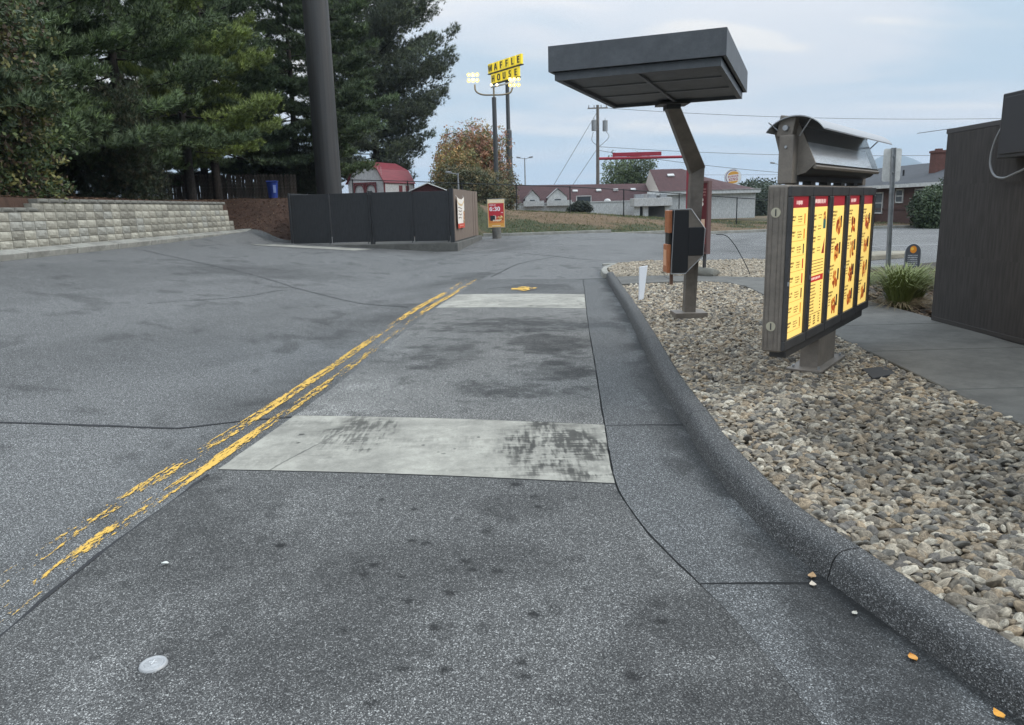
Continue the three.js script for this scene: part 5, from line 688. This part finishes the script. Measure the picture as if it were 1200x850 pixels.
[[[7.85, 9.7, -66], [62, 8.2, -66], 0.9, 'upper overhead wire strung from the top of the utility pole past the canopy'], [[7.85, 6.5, -66], [62, 5.6, -66], 1.0, 'heavy lower overhead wire strung from below the transformer cans'], [[7.85, 6.2, -66], [40, 2.7, -62], 0.7, 'service wire dropping from the utility pole towards the brick house'], [[7.85, 9.4, -66], [2.5, 1.0, -66], 0, 'long guy wire slanting from the pole top down to the ground'], [[7.85, 6.4, -66], [4.0, 1.0, -66], 0, 'short lower guy wire slanting to the ground beside the utility pole'], [[12, 5.6, -100], [90, 5.4, -100], 0.8, 'far overhead wire above the round sign'], [[12, 4.6, -100], [90, 4.3, -100], 0.8, 'far overhead wire level with the round sign'], [[24, 5.2, -45], [50, 8.4, -45], 0.1, 'overhead wire rising behind the brown building']].forEach(([a, b, s, lab]) => tag(mesh('overhead_wire', tube(sag(a, b, s), 0.016, 40, 4), m_black), lab, 'wire'));
// flood lights
const glowM = std([0.95, 0.9, 0.7], 0.4, { emissive: rgb(1, 0.8, 0.4), emissiveIntensity: 2.2 }), glowY = std([0.6, 0.5, 0.2], 0.4, { emissive: rgb(1, 0.66, 0.1), emissiveIntensity: 1.0 });
mesh('concrete_apron', gridGeo(12, 6, (u, v) => { const x = lerp(-8.7 + v * 0.5, -5.2 + v * 0.4, u), z = lerp(-25.2, -26.3, v); return [x, H(x, z) + 0.012, z]; }, (x, z) => { const k = 0.55 * (0.85 + 0.3 * fbm(x * 2, z * 2, 160)); return [k, k * 0.97, k * 0.9]; }), m_concreteV, lot);
const fl = thing('flood_light_pole', 'dark pole with a cross arm carrying two clusters of lit flood lamps', 'flood light', [-0.72, 1.6, -52]);
{ mesh('pole', rod([0, 0, 0], [0, 7.2, 0], 0.17, 0.15, 14), std([0.06, 0.062, 0.065], 0.5), fl); const mA = std([0.20, 0.17, 0.12], 0.5); mesh('arm', [tube([[-1.25, 8.05, 0], [-1.2, 7.65, 0], [-0.85, 7.42, 0], [0, 7.36, 0], [0.75, 7.38, 0], [1.12, 7.5, 0], [1.25, 7.8, 0]], 0.055, 40, 8), rod([0, 7.2, 0], [0, 7.9, 0], 0.06, 0.06, 8)], mA, fl);
  mesh('sign_bar', box(1.5, 0.09, 0.12, 0.55, 7.98, 0.02, 0, [0, 0, 0.2]), m_galv, fl);
  for (const [cx2, cy, sx] of [[-1.35, 8.3, 1], [1.38, 7.95, 1]]) for (let i = 0; i < 3; i++) for (let j = 0; j < 2; j++) { const x = cx2 + (i - 1) * 0.28, y = cy + j * 0.36; const h = mesh('lamp_housing', rod([x, y, -0.14], [x, y, 0.02], 0.08, 0.12, 12), std([0.12, 0.12, 0.11], 0.5), fl); mesh('reflector', new THREE.CircleGeometry(0.125, 16).translate(x, y, 0.022), glowY, h); mesh('lamp', new THREE.SphereGeometry(0.045, 12, 8).scale(1, 1, 0.5).translate(x, y, 0.05), glowM, h); }
  for (const x of [-0.15, 0.22]) mesh('lamp', new THREE.SphereGeometry(0.08, 10, 8).translate(x, 7.98, 0.1), glowM, fl); }
for (const [x, y] of [[-2.07, 10.1], [0.5, 10.0]]) { const l = new THREE.PointLight(new THREE.Color(1, 0.85, 0.5), 2); l.position.set(x, y, -51.6); l.castShadow = true; l.shadow.radius = 10; scene.add(l); }
// letter tile sign
const ws = thing('letter_tile_sign', 'two rows of yellow letter tiles on a tall pole', 'sign', [0.1, 2.0, -75], -0.99);
{ const mY = std([0.78, 0.62, 0.03], 0.45, { emissive: rgb(1, 0.74, 0.03), emissiveIntensity: 0.32 }), mK = std([0.02, 0.02, 0.02], 0.5), tile = (ch, x, y) => { const t = mesh('letter_tile', box(0.85, 0.88, 0.24, x, y, 0, 0.03), mY, ws); const g = new TextGeometry(ch, { font: fontBold, size: 0.6, depth: 0.03, curveSegments: 4 }); g.computeBoundingBox(); const b = g.boundingBox; g.translate(x - (b.min.x + b.max.x) / 2, y - (b.min.y + b.max.y) / 2, 0.122); mesh('letter', g, mK, t); };
  [...'WAFFLE'].forEach((ch, k) => tile(ch, (k - 2.5) * 0.985, 12.98)); [...'HOUSE'].forEach((ch, k) => tile(ch, (k - 2) * 0.985, 11.95));
  each('tray', [box(5.85, 0.08, 0.3, 0, 12.48, 0), box(4.9, 0.08, 0.3, 0, 11.46, 0)], mK, ws); mesh('pole', [rod([0, 0, -0.2], [0, 6.9, -0.2], 0.32, 0.32, 16), rod([0, 6.9, -0.2], [0, 12.9, -0.2], 0.2, 0.18, 16)], std([0.075, 0.078, 0.082], 0.5), ws); mesh('collar', rod([0, 6.8, -0.2], [0, 7.0, -0.2], 0.33, 0.22, 16), std([0.1, 0.1, 0.1], 0.5), ws); }
const smallLight = (x, z, y0, h, two, lab) => { const t = thing('street_light', lab, 'street light', [x, y0, z]); mesh('pole', rod([0, 0, 0], [0, h, 0], 0.08, 0.05, 8), m_galv, t); for (const s of two ? [-1, 1] : [-1]) { mesh('arm', rod([0, h - 0.1, 0], [s * 0.45, h, 0], 0.03, 0.03, 6), m_galv, t); mesh('lamp_head', box(0.4, 0.14, 0.24, s * 0.6, h + 0.05, 0, 0.03, [0, 0, s * 0.15]), m_galv, t); } };
smallLight(1.78, -75, 1.0, 5.3, true, 'pale twin-headed street light standing beside the white dormers'); smallLight(24.9, -70, 0, 4.9, false, 'single-headed street light standing beyond the round sign'); smallLight(-3.2, -50, 2.0, 1.9, false, 'short pale lamp above the small red shed');

// ------------------------------------------------------------------ brick house, mountain
const house = thing('brick_house', 'single storey dark brick house with grey roof across the street', 'house', [23.75, -0.1, -41]);
{ const m_brick = std([0.115, 0.062, 0.052], 0.9, { map: texGrain, bumpMap: texGrainB, bumpScale: 0.01 }); mesh('wall', box(7, 2.5, 19, 3.5, 1.25, -5.5), m_brick, house);
  const rf = mesh('roof', quadGeo([[[-0.45, 2.42, 4.4], [3.4, 3.78, 4.4], [3.4, 3.78, -15.5], [-0.45, 2.42, -15.5]], [[7.3, 2.42, 4.4], [3.4, 3.78, 4.4], [3.4, 3.78, -15.5], [7.3, 2.42, -15.5]]]), std([0.075, 0.08, 0.09], 0.85, { map: texGrain, bumpMap: texGrainB, bumpScale: 0.02 }), house);
  mesh('chimney', [box(0.62, 1.7, 0.62, 1.55, 3.45, -3.9), box(0.72, 0.12, 0.72, 1.55, 4.22, -3.9), box(0.3, 0.14, 0.3, 1.55, 4.33, -3.9)], std([0.17, 0.075, 0.06], 0.9, { map: texGrain }), rf); mesh('roof_vent', rod([1.2, 2.9, -7], [1.2, 3.35, -7], 0.06, 0.06, 8), m_black, rf);
  mesh('fascia', [box(0.06, 0.2, 19.9, -0.46, 2.34, -5.55), box(0.5, 0.04, 19.8, -0.2, 2.26, -5.55)], m_white, house); mesh('gable_end', quadGeo([[[-0.4, 2.42, 4.0], [7.3, 2.42, 4.0], [3.4, 3.74, 4.0], [3.4, 3.74, 4.0]]]), m_white, house);
  for (const [z, w, h, y] of [[-7.4, 0.95, 1.25, 1.35], [-4.9, 0.8, 0.75, 1.75], [-2.7, 0.9, 1.1, 1.55], [0.5, 0.9, 0.8, 1.75]]) { const wd = mesh('window', box(0.03, h, w, -0.02, y, z), m_glass, house); mesh('window_frame', [box(0.06, h + 0.1, 0.07, -0.03, y, z - w / 2), box(0.06, h + 0.1, 0.07, -0.03, y, z + w / 2), box(0.06, 0.07, w, -0.03, y + h / 2, z), box(0.06, 0.07, w, -0.03, y - h / 2, z), box(0.05, 0.05, w, -0.03, y, z)], m_white, wd); }
  mesh('brick_band', box(0.05, 0.08, 18.6, -0.02, 0.98, -5.5), std([0.08, 0.045, 0.04], 0.9), house); mesh('air_conditioner', box(0.5, 0.7, 0.7, -0.35, 0.36, -8.2, 0.03), m_galv, house); }
const mt = mesh('mountain', gridGeo(60, 12, (u, v) => { const x = lerp(900, 3600, u), r = 190 * Math.exp(-(((x - 2080) / 190) ** 2)) + 120 * Math.exp(-(((x - 2450) / 330) ** 2)) + 70 * Math.exp(-(((x - 1500) / 400) ** 2)) + 60 * Math.exp(-(((x - 3200) / 500) ** 2)); return [x, -10 + (r + 12 * fbm(u * 14, 1, 7)) * Math.sin(v * Math.PI / 2) * 1.0, -3700 - v * 500]; }), std([0.06, 0.085, 0.075], 0.95)); mt.userData.kind = 'structure';
// road edge: white line and island kerb across the street
mesh('edge_line', box(14, 0.004, 0.1, 17, 0.006, -25.2, 0, [0, 0.05, 0]), std([0.55, 0.55, 0.53], 0.8, { map: texGrain }), lot);
{ const k = structure('kerb'); mesh('kerb_stone', prism([[9.2, -19.3], [10.6, -19.9], [11.1, -20.6], [10.3, -20.9], [9.0, -20.2]], -0.02, 0.14, 0.03), std([0.42, 0.38, 0.31], 0.9, { map: texConcrete }), k); mesh('kerb_stone', prism([[2.5, -20.1], [3.9, -20.3], [3.9, -20.12], [2.5, -19.92]], -0.02, 0.06, 0.01), m_concrete, k); }

scene.fog = new THREE.FogExp2(rgb(0.5, 0.6, 0.72), 0.00022);

renderer.render(scene, camera);
